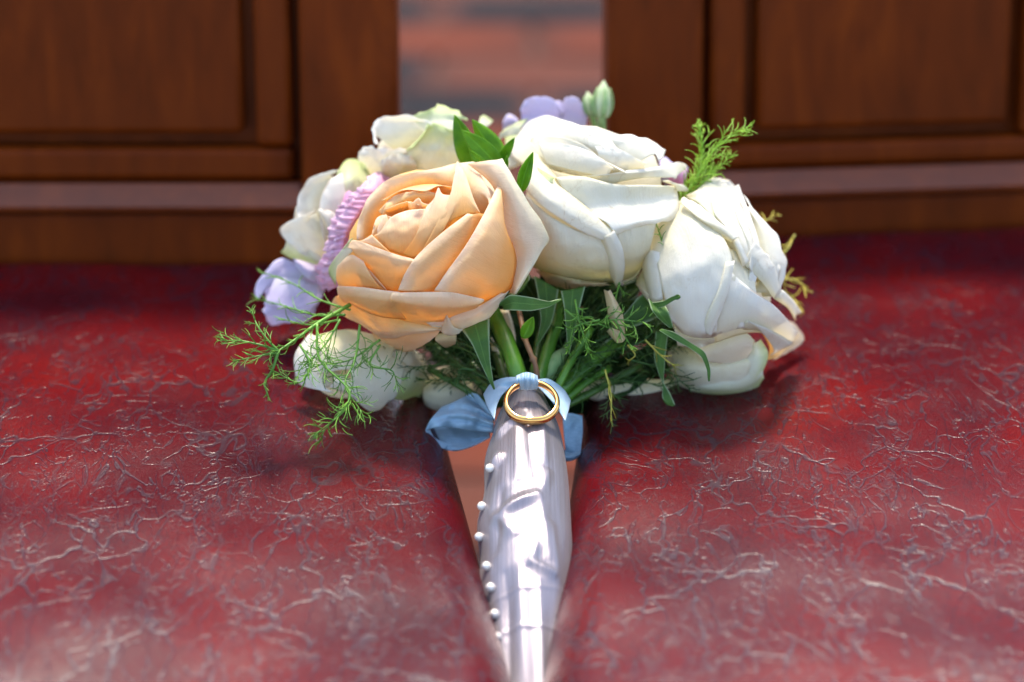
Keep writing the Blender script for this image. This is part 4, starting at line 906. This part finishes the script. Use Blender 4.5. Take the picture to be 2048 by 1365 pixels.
for end in (0, NS):
    c0 = sum((Vector(p) for p in G[end]), Vector()) / NP; o = len(m.v); m.v.append(tuple(c0)); m.uv.append((.5, .5))
    for j in range(NP): m.f.append((end * NP + j, end * NP + (j + 1) % NP, o))
handle = m.build('satin_wrap', M_SATIN, bouquet, label='silver grey satin wrapped and creased round the stems')
# pearl headed pins: found where the sight line of each pearl meets the handle's left flank
def row_s(py, phi):
    best = min((abs((lambda q: 682.5 - (q - C).dot(UP) / (q - C).dot(FWD) * FPX)(hpos(s_ / 2000, phi)) - py), s_ / 2000) for s_ in range(0, 400)); return best[1]
def HD(py):
    """how far away the top of the handle is on a photo row"""
    best = min(((abs(682.5 - (q - C).dot(UP) / (q - C).dot(FWD) * FPX - py), (q - C).dot(FWD)) for q in [hpos(k / 1000, 0) for k in range(2, 60)])); return best[1]
HDT = {k: HD(k) for k in range(740, 920, 4)}
def hd(py):
    k = max(740, min(912, py)); a = int((k - 740) // 4) * 4 + 740; f = (k - a) / 4; return HDT[a] * (1 - f) + HDT[min(a + 4, 916)] * f
def px_of(q): return 1024 + (q - C).dot(RT) / (q - C).dot(FWD) * FPX
sph = MB(); G = []
for i in range(13):
    a = math.pi * i / 12; G.append([(math.sin(a) * math.cos(t), math.sin(a) * math.sin(t), math.cos(a)) for t in [2 * math.pi * k / 20 for k in range(20)]])
sph.grid(G, True)
pearl_me = None
for zx, zy in ((414, 256), (370, 451), (357, 613), (395, 767), (412, 878), (432, 1018), (452, 1135)):
    px, py = Z6(zx, zy)
    best = None
    for k in range(40):
        phi = -R(95) + R(2) * k; s_ = row_s(py, phi); e = abs(px_of(hpos(s_, phi, .0012)) - px)
        if best is None or e < best[0]: best = (e, phi, s_)
    q = hpos(best[2], best[1], .0009)
    if best[0] > 3: q = q + RT * ((px - px_of(q)) / FPX * (q - C).dot(FWD))
    r = .0017
    if pearl_me is None:
        o = sph.build('pearl_pin', M_PEARL, handle); pearl_me = o.data
    else:
        o = bpy.data.objects.new('pearl_pin', pearl_me); col.objects.link(o); o.parent = handle
    o.location = q; o.scale = (r, r, r)

# ------------------------------------------------------------------ blue ribbon
hb = Bulk(1057, 900, 92, 400, .926, .017)
class Cyl(Bulk):
    def __init__(s, cx, rx, d0, Rz, slope=0): s.c = (cx, rx, d0, Rz, slope)
    def d(s, px, py, dz):
        cx, rx, d0, Rz, sl = s.c; q = min(1, ((px - cx) / rx) ** 2); return hd(py) + Rz * (1 - math.sqrt(1 - q)) - dz / 1000
cy = Cyl(1056, 90, .931, .0165, .00012)
band = patch(Z5, cy, [(2.5, [(760, 700), (690, 698), (600, 706), (525, 742), (478, 810)]), (5, [(765, 715), (695, 722), (605, 742), (540, 800, 1), (500, 880, 3)]), (4.2, [(765, 740), (697, 745), (625, 785), (572, 860, 2), (548, 975, 5)])], M_RIB, 'ribbon_band', bouquet, wob=.5, thick=.0003, label='pale blue ribbon crossing left of the ring')
band2 = patch(Z5, cy, [(2.5, [(770, 700), (830, 712), (905, 712), (995, 775), (1044, 850)]), (5, [(770, 715), (830, 730), (900, 745), (975, 820, 1), (1030, 915, 3)]), (4.2, [(770, 745), (830, 762), (890, 820), (950, 890, 2), (1010, 985, 5)])], M_RIB, 'ribbon_band', bouquet, wob=.5, thick=.0003, label='pale blue ribbon crossing right of the ring')
# knot: a gathered strip over the ring's top
def knot():
    G = []
    for i in range(15):
        t = i / 14; row = []
        for j in range(25):
            u = j / 24; x = 692 + 136 * u + 8 * math.sin(t * 3) * (u - .5); y = 690 + 84 * t - 22 * math.sin(math.pi * u) * (1 - t) + 6 * math.sin(math.pi * u) * t
            dz = 3.2 * math.sin(math.pi * (t * .75 + .2)) + .5 * math.sin(u * 24 + 2 * t) * (1 - .3 * t) + 1.0 * math.sin(math.pi * u)
            px, py = Z5(x, y); row.append(P(px, py, hd(846) + .0125 - dz * 1.5 / 1000))
        G.append(row)
    m = MB(); m.grid(G); return m.build('ribbon_knot', M_RIB, bouquet, solid=.0004)
knot()
FR = Flat(.938)
def loop(rows, label, d=.938, **k): return patch(Z5, Flat(d), rows, M_RIB, 'bow_loop', bouquet, thick=.0003, label=label, **k)
# left loop of the bow: upper sheet, lower rolled mouth
bl = loop([(-4, [(560, 1000), (440, 820), (400, 800), (340, 850)]), (-1, [(540, 960), (400, 880), (300, 870), (210, 890)]), (4, [(545, 1010), (380, 960), (220, 950), (130, 980)]), (3, [(540, 1060), (380, 1040), (220, 1020), (102, 1040)])], 'left loop of the pale blue bow', wob=2.2, gath=(1.6, 22, 0), lip=False)
loop([(-9, [(120, 1000), (260, 960), (400, 950), (530, 980)]), (-7, [(125, 1050), (260, 1030), (400, 1030), (520, 1050)]), (-4, [(130, 1080), (250, 1080), (400, 1090), (520, 1080)]), (2, [(160, 1130), (260, 1158), (400, 1140), (520, 1085)]), (3, [(190, 1158), (290, 1178), (400, 1150), (520, 1090)])], 'underside of the left bow loop', wob=2, gath=(1.4, 16, 1), lip=False)
loop([(3, [(102, 1035), (108, 1080), (150, 1130), (230, 1168)]), (2, [(112, 1035), (122, 1080), (165, 1120), (240, 1155)]), (-2, [(130, 1040), (150, 1080), (190, 1110), (260, 1130)])], 'folded mouth of the left bow loop', nu=16, nv=8)
loop([(0, [(400, 800), (440, 860), (500, 930)]), (2, [(440, 810), (480, 870), (530, 950)]), (0, [(470, 850), (520, 900), (550, 960)])], 'crease of the left bow loop', nu=10, nv=8)
loop([(-1, [(990, 930), (1060, 935), (1120, 950)]), (1, [(1000, 1060), (1060, 1060), (1122, 1050)]), (2, [(1010, 1180), (1060, 1185), (1112, 1170)]), (-1, [(1015, 1245), (1060, 1235), (1106, 1205)])], 'right tail of the pale blue bow', d=.94, wob=2)
loop([(-3, [(1000, 1170), (1050, 1180), (1112, 1160)]), (3, [(1005, 1215), (1060, 1212), (1110, 1190)]), (1, [(1012, 1246), (1060, 1238), (1106, 1208)])], 'turned end of the right bow tail', d=.937, nu=10, nv=8)

# ------------------------------------------------------------------ gold ring
db = hd(846) - .0020; dt = db + .0117
rc = P(*Z5(790, 862), (dt + db) / 2); ex = (P(*Z5(966, 866), (dt + db) / 2) - rc); R1 = ex.length - .0009
ny = P(*Z5(790, 990), db) - P(*Z5(790, 738), dt); ny = ny - ex.normalized() * ny.dot(ex.normalized()); e1 = ex.normalized(); e2 = ny.normalized(); e3 = e2.cross(e1)
G = []
prof = [(.0014 * math.cos(a) if math.cos(a) > 0 else .0005 * math.cos(a), .0015 * math.sin(a)) for a in [2 * math.pi * k / 20 for k in range(20)]]
for i in range(96):
    a = 2 * math.pi * i / 96; kk = 1.0 + .18 * max(0, math.sin(a)); wave = .0009 * math.exp(-((a - math.pi / 2) / .5) ** 2)
    dr = e1 * math.cos(a) + e2 * math.sin(a)
    G.append([rc + dr * (R1 + pr_ * kk) + e3 * (pz * (1.0 + .25 * max(0, math.sin(a))) + wave) for pr_, pz in prof])
G.append(G[0]); m = MB(); m.grid(G, True)
ring = m.build('gold_ring', M_GOLD); tag(ring, 'plain gold wedding ring hanging from the blue ribbon on the satin handle', 'ring')
